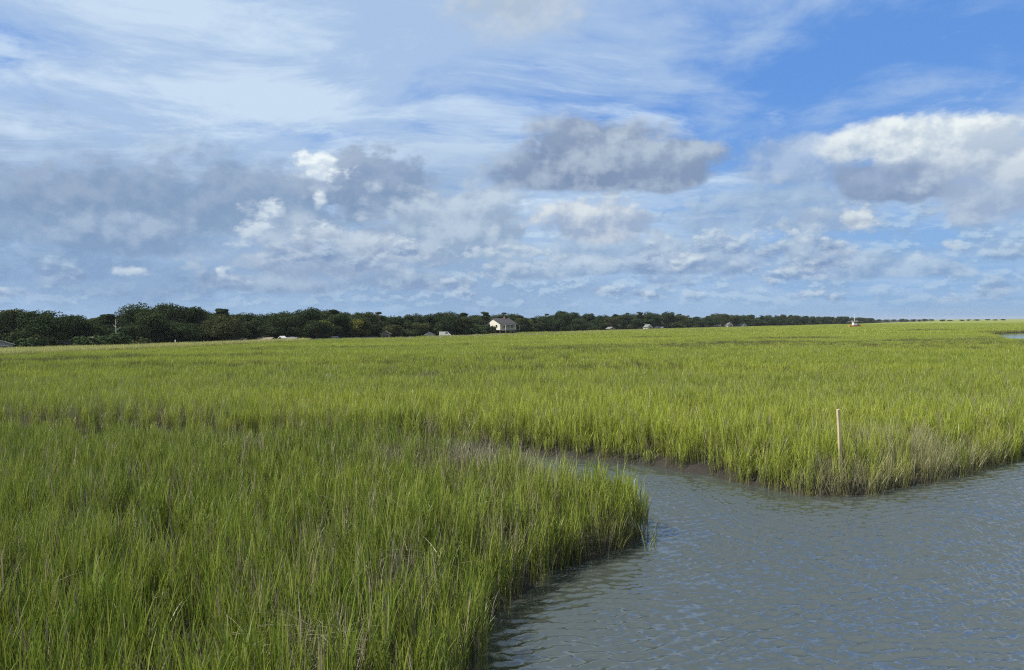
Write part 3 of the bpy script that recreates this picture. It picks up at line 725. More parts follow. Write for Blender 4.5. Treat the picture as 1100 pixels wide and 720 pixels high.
def crown_mesh(name, seed, w, h, base, lobes, nleaf, size, shape='oak', mat=None):
    """leaf clumps spread through a lumpy crown; w width, from height base to h"""
    rg = np.random.default_rng(seed); C_, Rr = [], []
    for i in range(lobes):
        a = rg.uniform(0, 6.283)
        if shape == 'oak':
            f = rg.uniform(0, 1); zz = base + (h - base) * (0.18 + 0.68 * f)
            rad = w / 2 * (0.78 * math.sqrt(max(0, 1 - (max(0, f - .15)) ** 2))) * rg.uniform(0.2, 1.0); rr = w * rg.uniform(0.13, 0.22)
        elif shape == 'pine':
            f = rg.uniform(0, 1); zz = base + (h - base) * (0.1 + 0.82 * f)
            rad = w / 2 * (1.0 - 0.75 * f) * rg.uniform(0.3, 1.0); rr = w * rg.uniform(0.13, 0.2)
        else:
            zz = base + (h - base) * rg.uniform(0.25, 0.75); rad = w / 2 * rg.uniform(0.1, 0.75); rr = w * rg.uniform(0.15, 0.24)
        C_.append((rad * math.cos(a), rad * math.sin(a), zz)); Rr.append(rr)
    C_ = np.array(C_); Rr = np.array(Rr)
    li = rg.integers(0, lobes, nleaf)
    d = rg.normal(0, 1, (nleaf, 3)); d /= np.linalg.norm(d, axis=1)[:, None]
    rad = Rr[li] * (0.45 + 0.60 * rg.random(nleaf) ** 0.6)
    c = C_[li] + d * rad[:, None] * np.array([1.0, 1.0, 0.78 if shape != 'pine' else 0.5])
    c[:, 2] = np.maximum(c[:, 2], base * 0.8)
    nrm = d + rg.normal(0, 0.6, (nleaf, 3)); nrm /= np.linalg.norm(nrm, axis=1)[:, None]
    u = np.cross(nrm, rg.normal(0, 1, (nleaf, 3))); u /= np.linalg.norm(u, axis=1)[:, None]; v = np.cross(nrm, u)
    sz = (size * rg.uniform(0.6, 1.4, nleaf))[:, None]
    V = np.stack([c - u * sz - v * sz * .6, c + u * sz - v * sz * .5, c + u * sz * .8 + v * sz * .7, c - u * sz * .7 + v * sz * .6], 1).reshape(-1, 3)
    Q = np.arange(nleaf * 4).reshape(-1, 4)
    me = fast_mesh(name, V, Q, mat or m_oak)
    tone = np.clip(rg.uniform(0, 1, lobes)[li] * .6 + rg.random(nleaf) * .4, 0, 1)
    a_ = me.attributes.new('tone', 'FLOAT', 'POINT'); a_.data.foreach_set('value', np.repeat(tone, 4).astype(np.float32))
    return me, C_, Rr

def tube(bm, p0, p1, r0, r1, k=7):
    p0, p1 = Vector(p0), Vector(p1); q = (p1 - p0).to_track_quat('Z', 'Y'); rings = []
    for p, r_ in ((p0, r0), (p1, r1)):
        rings.append([bm.verts.new(p + q @ Vector((r_ * math.cos(6.2832 * i / k), r_ * math.sin(6.2832 * i / k), 0))) for i in range(k)])
    for i in range(k): bm.faces.new((rings[0][i], rings[0][(i + 1) % k], rings[1][(i + 1) % k], rings[1][i]))
    bm.faces.new(rings[1]); bm.faces.new(rings[0][::-1])
def bm_mesh(name, bm, mat):
    me = bpy.data.meshes.new(name); bmesh.ops.recalc_face_normals(bm, faces=bm.faces); bm.to_mesh(me); bm.free(); me.materials.append(mat); return me
def trunk_mesh(name, seed, C_, Rr, base, r0):
    rd = random.Random(seed); bm = bmesh.new()
    fork = Vector((rd.uniform(-.2, .2), rd.uniform(-.2, .2), base * rd.uniform(0.5, 0.8)))
    mid = fork * 0.5 + Vector((rd.uniform(-.1, .1), rd.uniform(-.1, .1), 0))
    tube(bm, (0, 0, -0.4), mid, r0 * 1.25, r0); tube(bm, mid, fork, r0, r0 * .85)
    order = sorted(range(len(C_)), key=lambda i: -Rr[i])[:7]
    for i in order:
        c_ = Vector(C_[i]); m_ = fork.lerp(c_, 0.5) + Vector((0, 0, -0.08 * (c_ - fork).length))
        tube(bm, fork, m_, r0 * .5, r0 * .3, 6); tube(bm, m_, c_, r0 * .3, r0 * .08, 6)
    return bm_mesh(name, bm, m_bark)

# each kind is modelled for a nominal height and then scaled to the single tree
KINDS = {}
def kind(key, seed, w, h, base, lobes, nleaf, size, shape, mat=None, r0=0.28):
    cm, C_, Rr = crown_mesh("crown", seed, w, h, base, lobes, nleaf, size, shape, mat)
    KINDS[key] = (trunk_mesh("trunk", seed, C_, Rr, base, r0), cm, w, h)
for i in range(6): kind('oak%d' % i, 400 + i, [9.5, 8.5, 10.5, 8, 11, 9][i], 8.0, [1.6, 1.9, 1.4, 2.0, 1.5, 1.2][i], 20 + i, 8500, 0.125, 'oak')
for i in range(3): kind('pine%d' % i, 420 + i, 5.5, 9.0, 3.0, 17, 5200, 0.115, 'pine')
kind('olive0', 430, 7.0, 6.0, 0.9, 14, 3000, 0.16, 'oak', m_oliv); kind('olive1', 431, 6.0, 6.0, 0.7, 12, 2600, 0.16, 'oak', m_oliv)
for i in range(3): kind('shrub%d' % i, 440 + i, 3.6, 2.0, 0.15, 9, 1500, 0.12, 'bush', m_oak if i < 2 else m_oliv, r0=0.07)

def tree(name, k, x, y, top, wscale, label, cat='tree', group=None, z=None, seed=0):
    """top: height of the crown above the ground in metres"""
    tm, cm, w, h = KINDS[k]
    z = gz(x, y) if z is None else z
    r_ = thing(name, label, cat, (x, y, z - 0.05), random.Random(seed).uniform(0, 6.28), group)
    r_.scale = (wscale, wscale, top / h)
    for nm, me in (("trunk" if 'shrub' not in k else "stems", tm), ("crown" if 'shrub' not in k else "foliage", cm)):
        o = bpy.data.objects.new(nm, me); COL.objects.link(o); o.parent = r_
    return r_

TOPS = np.array([(-120, 330), (0, 331), (20, 331), (40, 333), (60, 333), (80, 336), (110, 335), (130, 333), (150, 327), (170, 323), (185, 324), (200, 330), (215, 328), (240, 331),
 (258, 331), (272, 337), (290, 333), (312, 333), (330, 330), (345, 328), (360, 331), (372, 329), (386, 334), (402, 332), (411, 335), (418, 342), (430, 337), (450, 336), (470, 336),
 (490, 334), (510, 334), (530, 335), (548, 333), (560, 338), (572, 341), (583, 337), (600, 334), (620, 336), (640, 337), (655, 338), (670, 335), (690, 334), (705, 337), (720, 334.5),
 (740, 338), (750, 341), (765, 337), (780, 337), (800, 338.5), (830, 338.5), (850, 338), (870, 339.5), (900, 339.6), (930, 341), (942, 342.7), (965, 342.5), (1000, 342.6), (1060, 341.8)])
MARKS = [(0, "the shed at the left edge"), (95, "the tan roof"), (255, "the long brown cabin"), (303, "the small bright white hut"), (415, "the narrow cream cottage"),
         (538, "the white gabled house"), (655, "the low pale cottage"), (708, "the grey roofed cottage"), (782, "the small white cottage"), (918, "the white boat")]
ORD = ["", "first", "second", "third", "fourth", "fifth", "sixth", "seventh", "eighth", "ninth", "tenth", "eleventh", "twelfth", "thirteenth", "fourteenth"]
def top_h(px, x, y, z):
    ty = float(np.interp(px, TOPS[:, 0], TOPS[:, 1])); d = ray(px, ty); return CAM_H + d.z / d.y * y - z
rd = random.Random(9)
front = []; px = -34.0
while px < 936:
    x, y = line_pt(px); wpx = min(52, max(7.5, 8.6 / y * FPX)); front.append(px); px += wpx * rd.uniform(0.62, 0.92)
SKIP = lambda px: 519 < px < 553 or 409 < px < 420 or -12 < px < 9 or 244 < px < 262     # the buildings stand clear of the first row
def which(px, k): return rd.choice(['oak0', 'oak1', 'oak2', 'oak3', 'oak4', 'oak5'] if k == 0 else ['oak1', 'oak3', 'oak0', 'pine0', 'pine1', 'pine2'])
ORD += ["fifteenth", "sixteenth", "seventeenth", "eighteenth", "nineteenth", "twentieth"]
def places(pxs):
    """for each column: (ordinal, side, landmark), counted away from the nearest landmark"""
    res = {}
    near_ = {p: min(range(len(MARKS)), key=lambda m: abs(MARKS[m][0] - p)) for p in pxs}
    for m, (mx, mn) in enumerate(MARKS):
        for side, sg in (("left", -1), ("right", 1)):
            g = sorted([p for p in pxs if near_[p] == m and (p - mx) * sg > 0 or near_[p] == m and sg > 0 and p == mx], key=lambda p: abs(p - mx))
            for k, p in enumerate(g): res[p] = (ORD[k + 1], side, mn)
    return res
front = [p for p in front if not SKIP(p)]
fp = places(front)
for i, px in enumerate(front):
    x, y = line_pt(px, rd.uniform(1.5, 5)); z = gz(x, y); fac = rd.choice([1.0, 0.82, 0.7, 0.98, 0.9, 0.62]) * 0.97
    th = top_h(px, x, y, z) * fac
    o_, sd, mn = fp[px]
    tree('oak_tree', which(px, 0), x, y, th, 0.62 * th / 8 + 0.55, "%s %s oak, front row, %s of %s" % (o_, "full dark" if fac > .9 else "lower dark", sd, mn), group="oaks in front along the wooded shore", z=z, seed=i)
back = []; px = -50.0
while px < 940:
    y0 = line_pt(px, 12)[1]; back.append(px); px += min(44, max(7.0, 7.4 / y0 * FPX)) * rd.uniform(0.6, 0.95)
bp_ = places(back)
for i, px in enumerate(back):
    x, y = line_pt(px, rd.uniform(9, 16) if px < 600 else rd.uniform(14, 30)); z = gz(x, y); th = top_h(px, x, y, z) * rd.uniform(0.96, 1.03)
    k = which(px, 1) if not 140 < px < 195 else 'oak%d' % rd.choice([0, 2, 4]); kn = "pine" if 'pine' in k else "oak"
    o_, sd, mn = bp_[px]
    tree(kn + '_tree', k, x, y, th, 0.55 * th / 8 + 0.5, "%s back row tree, a %s, %s of %s" % (o_, "feathery pine" if kn == "pine" else "round oak", sd, mn), group="trees of the back row in the wood", z=z, seed=500 + i)
print("rows", len(front), len(back))
# the last low trees out on the horizon, all alike
px = 936.0; i = 0
while px < 1085:
    y = 900 + 3.0 * (px - 936) + rd.uniform(0, 60); d = ray(px, 345); x = d.x / d.y * y; z = gz(x, y)
    th = max(3.5, top_h(px, x, y, z)) * rd.uniform(0.72, 1.0)
    if px > 1010: th *= 0.75
    tree('oak_tree', 'oak%d' % (i % 6), x, y, th, 1.15, "tiny dark tree on the horizon out beyond the white boat", group="tiny trees on the horizon", z=z, seed=900 + i)
    i += 1; px += rd.uniform(4, 9) if px < 1000 else rd.uniform(7, 15)
print("horizon", i)
# the dark depth of the wood behind and between the rows: undergrowth and more crowns, one mass
pw, hw = [], []
for px in np.arange(-60, 945, 0.8):
    for k in range(3):
        b = rd.uniform(5, 20) if k else rd.uniform(20, 60)
        if px > 600: b *= 1.5
        x, y = line_pt(px, b); z = 0.71; th = top_h(px, x, y, z)
        if rd.random() < (0.5 if k == 0 else 0.34): pw.append((x, y, z, k)); hw.append(th * (rd.uniform(.62, .86) if k == 0 else rd.uniform(.25, .5)))
pw = np.array(pw); pw[:, 2] = ground_z(pw[:, :2]); hw = np.array(hw); n = len(pw); isb = pw[:, 3] > 0
print("wood mass", n)
protos_w = [KINDS['oak%d' % i][1] for i in range(4)] + [KINDS['shrub%d' % i][1] for i in range(2)]
pick = np.where(isb, 4 + rg.integers(0, 2, n), rg.integers(0, 4, n)); nomh = np.where(isb, 2.0, 8.0)
scl = np.column_stack([np.where(isb, 1.5, 1.0)] * 2 + [hw / nomh])
scatter("deep_woods", protos_w, pw[:, :3] - np.array([0, 0, .2]), np.column_stack([np.zeros(n), np.zeros(n), rg.uniform(0, 6.28, n)]), scl, pick, "dark undergrowth and crowns filling the depth of the far woods", "woods")
# odd trees and shrubs in front of the rows
ODD = [('olive_tree', 'olive0', 383, 343, 3, 1.0, "yellowish olive tree, brightest in the wood, left of the cream cottage"),
       ('olive_tree', 'olive1', 346, 344, 3, 1.1, "dull olive tree spreading beneath the tallest oaks left of the yellowish tree"),
       ('olive_tree', 'olive1', 492, 344, 4, 1.0, "olive tree in front of the dark wood left of the white gabled house"),
       ('olive_tree', 'olive0', 562, 342, 3, 1.1, "brownish olive tree touching the right side of the white gabled house"),
       ('shrub', 'shrub2', 606, 350.5, -2, 1.0, "yellow green shrub at the marsh edge midway between the white house and the pale cottage"),
       ('shrub', 'shrub2', 572, 352, -1, 0.8, "small yellowish shrub right of the white house porch"),
       ('shrub', 'shrub0', 112, 355, -4, 2.4, "wide dark shrub mound standing right of the tan roof"),
       ('shrub', 'shrub1', 88, 361, -3, 1.5, "low dark shrub in front of the tan roof"),
       ('shrub', 'shrub1', 30, 363, -3, 1.6, "dark shrub by the shore between the grey shed and the brick cottage"),
       ('shrub', 'shrub0', 52, 357, -1, 1.5, "taller dark shrub pressed against the brick cottage"),
       ('shrub', 'shrub2', 55, 357, 2, 1.2, "dull green bush behind the dark shrub by the brick cottage"),
       ('shrub', 'shrub0', 140, 362, -4, 1.6, "dark shrub just left of the long low seawall"),
       ('shrub', 'shrub1', 206, 366, -5, 1.2, "low dark bush lying in front of the seawall beneath the oaks"),
       ('shrub', 'shrub0', 440, 353, -1, 1.3, "dark shrub right of the narrow cream cottage"),
       ('shrub', 'shrub1', 500, 353, -1, 1.4, "dark shrub midway between the parked white van and the white house"),
       ('shrub', 'shrub0', 520, 354, -6, 1.3, "dark shrub at the left foot of the white gabled house"),
       ('shrub', 'shrub1', 548, 354.5, -7, 1.3, "dark shrub in front of the white house pilings"),
       ('shrub', 'shrub0', 640, 349, -2, 2.0, "grey green shrub just left of the low pale cottage"),
       ('shrub', 'shrub1', 730, 347, -2, 2.4, "grey green shrub well right of the grey roofed cottage"),
       ('shrub', 'shrub1', 820, 345.5, -3, 2.4, "small dark shrub right of the three white cottages")]
for i, (nm, k, px, ty, back, ws, lab) in enumerate(ODD):
    x, y = line_pt(px, back); z = gz(x, y); d = ray(px, ty); th = CAM_H + d.z / d.y * y - z
    tree(nm, k, x, y, th, ws, lab, cat=('shrub' if nm == 'shrub' else 'tree'), group=("shrubs at the marsh edge" if nm == 'shrub' else "olive coloured trees"), z=z, seed=70 + i)

# ---------------- buildings
def wall_mat(name, c1, rough=0.7):
    m, t = new_mat(name); p = pos()
    surf(mix(smooth(noise(p, 1.3, 5, 0.6), 0.4, 0.8), c1, tuple(v * 0.8 for v in c1)), rough=rough, spec=0.3); return m
M = dict(cream=wall_mat("cream_boards", (0.58, 0.56, 0.48)), white=wall_mat("white_boards", (0.44, 0.44, 0.43)), grey=wall_mat("grey_boards", (0.26, 0.28, 0.31)),
         brown=wall_mat("brown_boards", (0.11, 0.075, 0.055)), tan=wall_mat("tan_boards", (0.25, 0.20, 0.15)), brick=wall_mat("brick_wall", (0.16, 0.085, 0.07)),
         roofdark=wall_mat("dark_shingles", (0.06, 0.055, 0.06)), roofgrey=wall_mat("grey_shingles", (0.17, 0.17, 0.18)), rooftan=wall_mat("tan_shingles", (0.20, 0.17, 0.135)),
         trim=wall_mat("trim_paint", (0.62, 0.62, 0.61)), timber=wall_mat("weathered_timber", (0.13, 0.11, 0.09)), concrete=wall_mat("concrete", (0.38, 0.37, 0.34)),
         stake=wall_mat("raw_pine", (0.52, 0.38, 0.20)), orange=wall_mat("orange_paint", (0.65, 0.20, 0.06)), tyre=wall_mat("rubber", (0.02, 0.02, 0.02)),
         steel=wall_mat("galvanised_steel", (0.5, 0.5, 0.5), 0.4))
M['glass'], t = new_mat("window_glass"); surf((0.03, 0.04, 0.05), rough=0.08, spec=0.6)
def box(bm, x0, x1, y0, y1, z0, z1, bev=0.0):
    r_ = bmesh.ops.create_cube(bm, size=1.0); vs = r_['verts']
    for v in vs: v.co = Vector(((x0 + x1) / 2 + v.co.x * (x1 - x0), (y0 + y1) / 2 + v.co.y * (y1 - y0), (z0 + z1) / 2 + v.co.z * (z1 - z0)))
    if bev: bmesh.ops.bevel(bm, geom=list({e for v in vs for e in v.link_edges}), offset=bev, segments=1, affect='EDGES')
def part(name, bm, mat, parent, label=None):
    o = bpy.data.objects.new(name, bm_mesh(name, bm, mat)); COL.objects.link(o); o.parent = parent
    if label: o["label"] = label
    return o
def boxpart(name, parent, mat, *b, bev=0.0):
    bm = bmesh.new(); box(bm, *b, bev=bev); return part(name, bm, mat, parent)
def house(label, px, back, w, d, wh, rh, rz, wallm, roofm, pile=0.0, z=None, cat='house', wins=2, name='cottage', door=True, lift=0.0, group=None):
    """gable ends face local -y; ridge runs along local y; w across the gable, d along the ridge"""
    x, y = line_pt(px, back); g = (gz(x, y) if z is None else z) + lift
    h_ = thing(name, label, cat, (x, y, g - (0.35 if pile == 0 else 0)), R(rz), group)
    if pile == 0: h_.scale = (0.82, 0.82, 0.82)
    bm = bmesh.new(); v = [bm.verts.new(p) for p in [(-w/2, -d/2, pile), (w/2, -d/2, pile), (w/2, d/2, pile), (-w/2, d/2, pile), (-w/2, -d/2, pile + wh), (w/2, -d/2, pile + wh), (w/2, d/2, pile + wh), (-w/2, d/2, pile + wh), (0, -d/2, pile + wh + rh), (0, d/2, pile + wh + rh)]]
    for f in ((0, 1, 5, 8, 4), (2, 3, 7, 9, 6), (1, 2, 6, 5), (3, 0, 4, 7), (3, 2, 1, 0), (4, 8, 9, 7), (8, 5, 6, 9)): bm.faces.new([v[i] for i in f])
    wall = part('wall', bm, wallm, h_)
    bm = bmesh.new(); o_, th = 0.35, 0.14; k = rh / (w / 2)
    for sgn in (-1, 1):
        q = [(0, 0, rh), (sgn * (w/2 + o_), 0, -o_ * k)]
        vs = []
        for yy in (-d/2 - o_, d/2 + o_):
            for zz in (0.01, th):
                for a, _, c_ in q: vs.append(bm.verts.new((a, yy, pile + wh + c_ + zz)))
        for f in ((0, 1, 3, 2), (4, 6, 7, 5), (0, 4, 5, 1), (2, 3, 7, 6), (1, 5, 7, 3), (0, 2, 6, 4)): bm.faces.new([vs[i] for i in f])
    part('roof', bm, roofm, h_)
    if pile > 0.3:
        nx_ = max(2, int(w / 2.4)); ny_ = max(2, int(d / 2.6))
        for i in range(nx_ + 1):
            for j in range(ny_ + 1):
                xx, yy = -w/2 + .15 + (w - .3) * i / nx_, -d/2 + .15 + (d - .3) * j / ny_
                boxpart('piling', h_, M['timber'], xx - .12, xx + .12, yy - .12, yy + .12, -0.6, pile - 0.005)
    def window(cx, cz, face, ww=0.9, wh_=1.1):
        if face == 'g': f = boxpart('window', h_, M['trim'], cx - ww/2 - .08, cx + ww/2 + .08, -d/2 - .05, -d/2 + .02, cz - wh_/2 - .08, cz + wh_/2 + .08); boxpart('pane', f, M['glass'], cx - ww/2, cx + ww/2, -d/2 - .065, -d/2 - .04, cz - wh_/2, cz + wh_/2)
        else:
            s_ = 1 if face == 'r' else -1; a, b = sorted((s_ * (w/2 - .02), s_ * (w/2 + .05))); a2, b2 = sorted((s_ * (w/2 + .04), s_ * (w/2 + .065)))
            f = boxpart('window', h_, M['trim'], a, b, cx - ww/2 - .08, cx + ww/2 + .08, cz - wh_/2 - .08, cz + wh_/2 + .08); boxpart('pane', f, M['glass'], a2, b2, cx - ww/2, cx + ww/2, cz - wh_/2, cz + wh_/2)
    zc = pile + min(wh * 0.6, 1.6)
    for i in range(wins):
        window(-w/2 + w * (i + .5) / wins if not door or wins > 1 else w * .22, zc, 'g')
        if d > 4: window(-d/2 + d * (i + .5) / wins, zc, 'r'); window(-d/2 + d * (i + .5) / wins, zc, 'l')
    if door:
        dr = boxpart('door', h_, M['timber'], -.45, .45, -d/2 - .045, -d/2 + .02, pile + .02, pile + min(2.0, wh - .1)); boxpart('handle', dr, M['steel'], .3, .36, -d/2 - .09, -d/2 - .046, pile + .95, pile + 1.0)
    return h_
# main white house on pilings, its gable turned to the left
hs = house("white gabled house with a dark roof raised on pilings in front of the woods", 538, 5, 8.0, 9.5, 2.5, 2.1, -42, M['cream'], M['roofdark'], pile=1.7, name='white_house', wins=2, door=False)
boxpart('porch_roof', hs, M['roofgrey'], 4.05, 6.6, -4.2, 4.4, 3.55, 3.68); boxpart('porch_deck', hs, M['timber'], 4.05, 6.6, -4.2, 4.4, 1.5, 1.66)
for yy in (-4.1, -1.3, 1.5, 4.3): boxpart('porch_post', hs, M['trim'], 6.42, 6.54, yy - .06, yy + .06, 1.661, 3.549); boxpart('porch_pile', hs, M['timber'], 6.38, 6.58, yy - .1, yy + .1, -0.6, 1.499)
hs.scale = (0.84, 0.84, 0.84)
boxpart('chimney', hs, M['brick'], -0.4, 0.4, 2.0, 2.8, 5.4, 7.1)
house("pale grey shed with a low roof at the left edge under the oaks", -3, -1.5, 4.6, 6, 1.9, 0.8, 35, M['grey'], M['roofgrey'], name='shed', cat='shed', wins=1)
house("low brick cottage half hidden by dark shrubs left of the tan roof", 64, 0, 2.6, 4, 1.7, 0.6, 0, M['brick'], M['roofdark'], wins=1)
house("cottage with a tan roof showing above dark shrubs", 94, 1.5, 3, 4, 2.0, 0.8, 80, M['tan'], M['rooftan'], wins=2)
house("long brown cabin in the shade under the oaks", 253, -2, 2.8, 5.0, 1.3, 0.5, 86, M['brown'], M['roofdark'], name='cabin', cat='cabin', wins=1, door=False)
house("small tan cabin left of the bright white hut", 285, -1.5, 2.6, 4, 1.3, 0.5, 75, M['tan'], M['rooftan'], name='cabin', cat='cabin', wins=1, door=False)
house("small bright white hut under the dark oaks", 303, -2.5, 0.8, 1.0, 1.5, 0.3, -25, M['white'], M['trim'], name='hut', cat='hut', wins=0, door=False, lift=0.2)
house("long low tan shed just right of the bright white hut", 313, -1.5, 2.2, 3, 1.3, 0.4, 80, M['tan'], M['roofgrey'], name='shed', cat='shed', wins=1, door=False)
house("little pale shed below the tallest oaks right of the tan shed", 359, -2, 1.4, 2.0, 1.1, 0.5, -30, M['white'], M['roofgrey'], name='shed', cat='shed', wins=0)
house("narrow cream cottage in the gap between two oak groups", 414, -1, 2.7, 5, 2.0, 0.8, 5, M['tan'], M['rooftan'], wins=1)
house("low white carport left of the parked white van", 461, -1, 3.0, 4, 1.3, 0.7, 20, M['white'], M['roofgrey'], name='carport', cat='carport', wins=0, door=False)
house("low pale cottage at the foot of the woods right of the white house", 656, -1, 3.2, 4, 1.5, 0.8, 25, M['tan'], M['roofgrey'], wins=1)
house("cream cottage tucked left of the grey roofed cottage", 696, 0, 3.6, 5, 1.9, 1.4, 20, M['cream'], M['roofgrey'], wins=1)
house("small grey roofed cottage low at the wood's foot", 708, -3, 3.4, 5, 1.3, 0.9, 60, M['white'], M['roofgrey'], wins=1)
house("pale cottage first of three in the far woods", 769, -2, 4, 7, 1.8, 1.0, 60, M['tan'], M['roofgrey'], wins=1)
house("small white cottage brightest of three in the far woods", 782, -3, 4.4, 6, 2.4, 1.4, 15, M['white'], M['roofgrey'], wins=1)
house("white cottage last of three in the far woods", 796, -3, 4.4, 7, 1.9, 1.0, 30, M['white'], M['roofgrey'], wins=1)

# a parked van near the carport
x, y = line_pt(478, -2); van = thing('parked_van', "white van parked right of the low white carport", 'van', (x, y, gz(x, y)), R(8))
bm = bmesh.new(); prof = [(-2.3, .35), (2.3, .35), (2.3, .95), (1.75, 1.15), (1.1, 1.95), (-2.2, 2.0), (-2.3, 1.8)]
a_ = [bm.verts.new((p[0], -.9, p[1])) for p in prof]; b_ = [bm.verts.new((p[0], .9, p[1])) for p in prof]
bm.faces.new(a_); bm.faces.new(b_[::-1])
for i in range(len(prof)): j = (i + 1) % len(prof); bm.faces.new((a_[i], b_[i], b_[j], a_[j]))
part('body', bm, M['trim'], van)
for sx_ in (-1.5, 1.45):
    for sy in (-.86, .86):
        bm = bmesh.new(); tube(bm, (sx_, sy - .1, .36), (sx_, sy + .1, .36), .36, .36, 14); wh_ = part('wheel', bm, M['tyre'], van)
        bm = bmesh.new(); s2 = -1 if sy < 0 else 1; tube(bm, (sx_, sy + s2 * .1, .36), (sx_, sy + s2 * .115, .36), .2, .2, 12); part('rim', bm, M['steel'], wh_)
van.scale = (.72, .72, .72)
boxpart('side_window', van, M['glass'], .1, 1.0, -.915, -.895, 1.2, 1.75)

# low seawall along the foot of the left woods
sw_pts = [line_pt(p, -2.6) for p in np.linspace(148, 405, 26)]
sw = thing('seawall', "long low pale concrete seawall at the foot of the left woods", 'seawall', (sw_pts[0][0], sw_pts[0][1], 0))
bm = bmesh.new(); bc = bmesh.new(); ox, oy = sw_pts[0]
for (xa, ya), (xb, yb) in zip(sw_pts, sw_pts[1:]):
    dv = Vector((xb - xa, yb - ya)).normalized(); nv = Vector((-dv.y, dv.x))
    for b_, hw, z0, z1 in ((bm, .10, 0.2, 1.25), (bc, .17, 1.25, 1.34)):
        vs = [b_.verts.new((px_ - ox + nv.x * s_ * hw, py_ - oy + nv.y * s_ * hw, zz)) for zz in (z0, z1) for (px_, py_) in ((xa, ya), (xb, yb)) for s_ in (-1, 1)]
        for f in ((0, 1, 3, 2), (4, 6, 7, 5), (0, 4, 5, 1), (2, 3, 7, 6), (0, 2, 6, 4), (1, 5, 7, 3)): b_.faces.new([vs[i] for i in f])
part('wall_face', bm, M['concrete'], sw); part('cap', bc, M['roofgrey'], sw)

# bare pale trunk standing among the left trees, and a small white post by the seawall
x, y = line_pt(124, -1.5); z = gz(x, y); d = ray(124, 343); th = CAM_H + d.z / d.y * y - z
snag = thing('dead_tree', "bare pale dead trunk standing among the dark trees right of the tan roof", 'dead tree', (x, y, z))
bm = bmesh.new(); tube(bm, (0, 0, -.4), (.1, 0, th * .5), .10, .08); tube(bm, (.1, 0, th * .5), (.02, 0, th), .08, .04); part('trunk', bm, M['concrete'], snag)
for a, h0, l_ in ((.4, .62, .9), (2.6, .72, .7), (1.2, .86, .5)):
    bm = bmesh.new(); tube(bm, (.08, 0, th * h0), (.08 + l_ * math.cos(a), l_ * .4 * math.sin(a), th * h0 + l_ * .7), .05, .02, 5); part('branch', bm, M['concrete'], snag)
x, y = line_pt(188, -3.2); z = gz(x, y)
post = thing('marker_post', "short white post in front of the seawall under the tallest left oaks", 'post', (x, y, z))
bm = bmesh.new(); tube(bm, (0, 0, -.3), (0, 0, 1.15), .09, .09, 10); part('shaft', bm, M['trim'], post); bm = bmesh.new(); tube(bm, (0, 0, 1.15), (0, 0, 1.27), .12, .05, 10); part('cap', bm, M['trim'], post)

# the boat in a creek far out on the marsh
bp = w2(918, 351.8, 0.6); bt = thing('moored_boat', "white boat with a thin mast and orange hull beyond the marsh at right", 'boat', (bp[0], bp[1], 0.35), R(12))
bm = bmesh.new(); L_ = 3.6; prof = [(-L_, .0, .85), (-L_ * .5, .0, 1.05), (L_ * .3, .0, .95), (L_ * .8, .0, .5), (L_ * 1.05, 0, .03)]
rows_ = []
for xx, _, b2 in prof: rows_.append([bm.verts.new((xx, -b2, 1.25 + .12 * max(0, xx) / L_)), bm.verts.new((xx, -b2 * .75, .2)), bm.verts.new((xx, 0, 0)), bm.verts.new((xx, b2 * .75, .2)), bm.verts.new((xx, b2, 1.25 + .12 * max(0, xx) / L_))])
for r1, r2 in zip(rows_, rows_[1:]):
    for i in range(4): bm.faces.new((r1[i], r2[i], r2[i + 1], r1[i + 1]))
    bm.faces.new((r1[4], r2[4], r2[0], r1[0]))
bm.faces.new(rows_[0]); part('hull', bm, M['orange'], bt)
bm = bmesh.new(); box(bm, -1.1, 1.1, -.75, .75, 1.28, 3.3, .12); cb = part('cabin', bm, M['trim'], bt)
boxpart('window', cb, M['glass'], -.8, .8, -.765, -.74, 2.4, 2.95)
bm = bmesh.new(); box(bm, -1.5, 1.5, -.95, .95, 3.3, 3.42, .03); part('cabin_roof', bm, M['trim'], bt)
bm = bmesh.new(); tube(bm, (0, 0, 3.4), (.05, 0, 7.6), .10, .05, 8); part('mast', bm, M['trim'], bt)
for s_ in (-1, 1):
    bm = bmesh.new(); tube(bm, (0, 0, 4.2), (s_ * 4.6, 0, 3.0), .045, .03, 6); part('boom', bm, M['trim'], bt)
bm = bmesh.new(); box(bm, 1.7, 2.6, -.5, .5, 1.25, 2.0, .08); part('deck_box', bm, M['stake'], bt)

# the wooden stake on the point of the far bank
d0 = 19.35; a0 = ray(904.5, 500); sxp = a0.x / a0.y * d0; a1 = ray(900.5, 440); stx = a1.x / a1.y * d0; stz = CAM_H + a1.z / a1.y * d0
g0 = gz(sxp, d0)
st = thing('wooden_stake', "thin bare wooden stake standing in the grass on the far bank point", 'stake', (sxp, d0, g0))
bm = bmesh.new(); rings = []
for k in range(9):
    f = k / 8; c_ = Vector(((stx - sxp) * f + .004 * math.sin(k * 2.1), .01 * math.cos(k * 1.7), -0.5 + (stz - g0 + .5) * f)); hw = (.045, .036)
    hw = (.040 - .003 * f, .028); tw = .3 + .1 * f
    rings.append([bm.verts.new(c_ + Vector((math.cos(tw) * a * hw[0] - math.sin(tw) * b * hw[1], math.sin(tw) * a * hw[0] + math.cos(tw) * b * hw[1], (.01 * a if k == 8 else 0)))) for a, b in ((-1, -1), (1, -1), (1, 1), (-1, 1))])
for r1, r2 in zip(rings, rings[1:]):
    for i in range(4): bm.faces.new((r1[i], r1[(i + 1) % 4], r2[(i + 1) % 4], r2[i]))
bm.faces.new(rings[-1]); bm.faces.new(rings[0][::-1])
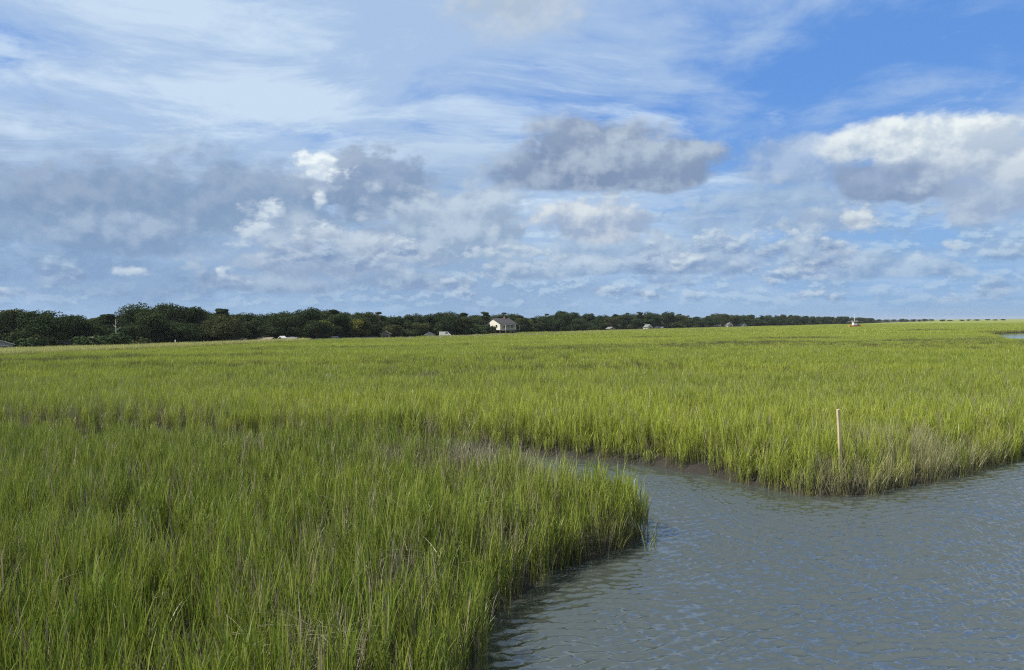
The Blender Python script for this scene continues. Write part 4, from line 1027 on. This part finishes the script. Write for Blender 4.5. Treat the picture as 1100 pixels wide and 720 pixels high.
m_st, t = new_mat("stake_wood"); surf(mix(noise(scaled(pos(), 40, 40, 1.5), 1.0, 5, 0.6), (0.26, 0.21, 0.11), (0.56, 0.48, 0.28)), rough=0.8)
st_o = part('shaft', bm, m_st, st)

# ---- loose dead stems tangled in the grass, and thin reeds standing in the water off the point
def loose(name, items, label, mat, width, tone=0.5):
    """items: list of (start, direction, length, sag)"""
    A = np.array([i[0] for i in items]); D = np.array([i[1] for i in items], float); D /= np.linalg.norm(D, axis=1)[:, None]
    L_ = np.array([i[2] for i in items]); rg_ = np.random.default_rng(1)
    v, q, al, to = blades(rg_, A, D, L_, np.full(len(A), width), rg_.uniform(0.1, 1, len(A)), segs=6, droop=0.9)
    me = fast_mesh(name, v, q, mat)
    for nm, val in (('along', np.clip(al + .3, 0, 1)), ('tone', to)):
        a_ = me.attributes.new(nm, 'FLOAT', 'POINT'); a_.data.foreach_set('value', val.astype(np.float32))
    o = bpy.data.objects.new(name, me); COL.objects.link(o); o["kind"] = "stuff"; o["label"] = label; o["category"] = "dead stems"; return o
rg5 = np.random.default_rng(21); items = []
for (px, py), r_, n_ in (((335, 688), .45, 60), ((330, 700), .3, 40), ((345, 560), .8, 26), ((480, 605), .5, 34), ((455, 545), .8, 26), ((560, 490), 1.6, 60), ((500, 490), 2.2, 60), ((960, 455), 1.3, 40), ((1010, 462), 2.0, 50), ((200, 560), 2.5, 26), ((60, 640), 1.2, 14), ((250, 640), 1.0, 12)):
    c_ = w2(px, py, 1.0)
    for k in range(n_):
        a = rg5.uniform(0, 6.283); x, y = c_[0] + rg5.normal(0, r_), c_[1] + rg5.normal(0, r_ * .6)
        if land_sd(np.array([[x, y]]))[0] < 0.3: continue
        items.append(((x, y, rg5.uniform(0.75, 1.25)), (math.cos(a), math.sin(a) * .5, rg5.uniform(-.15, .75)), rg5.uniform(0.25, 0.75), 1))
loose("dead_stems", items, "bleached broken stems tangled in the marsh grass", m_straw, 0.011)
items = []
for k in range(26):
    px = rg5.uniform(692, 707); x, y = w2(px, rg5.uniform(566, 592))
    items.append(((x, y, -0.2), (rg5.normal(0, .05), rg5.normal(0, .05), 1), rg5.uniform(0.5, 1.15), 1))
loose("water_reeds", items, "sparse thin reeds standing in the water off the left point", m_leaf, 0.012)

# ---- the moist summer air: one closed box of thin even haze round everything
bm = bmesh.new(); box(bm, -9900, 9900, -4200, 9900, -3.0, 30.0)
m_haze, t = new_mat("summer_haze")
pv = t.nodes.new('ShaderNodeVolumePrincipled'); pv.inputs['Color'].default_value = (0.80, 0.88, 1.0, 1); pv.inputs['Density'].default_value = 0.00009; pv.inputs['Anisotropy'].default_value = 0.2
ho = t.nodes.new('ShaderNodeOutputMaterial'); t.links.new(pv.outputs[0], ho.inputs['Volume'])
hz = bpy.data.objects.new("haze", bm_mesh("haze", bm, m_haze)); COL.objects.link(hz); hz["kind"] = "stuff"; hz["label"] = "thin pale summer haze over the marsh and the far trees"; hz["category"] = "haze"
S.cycles.volume_bounces = 0
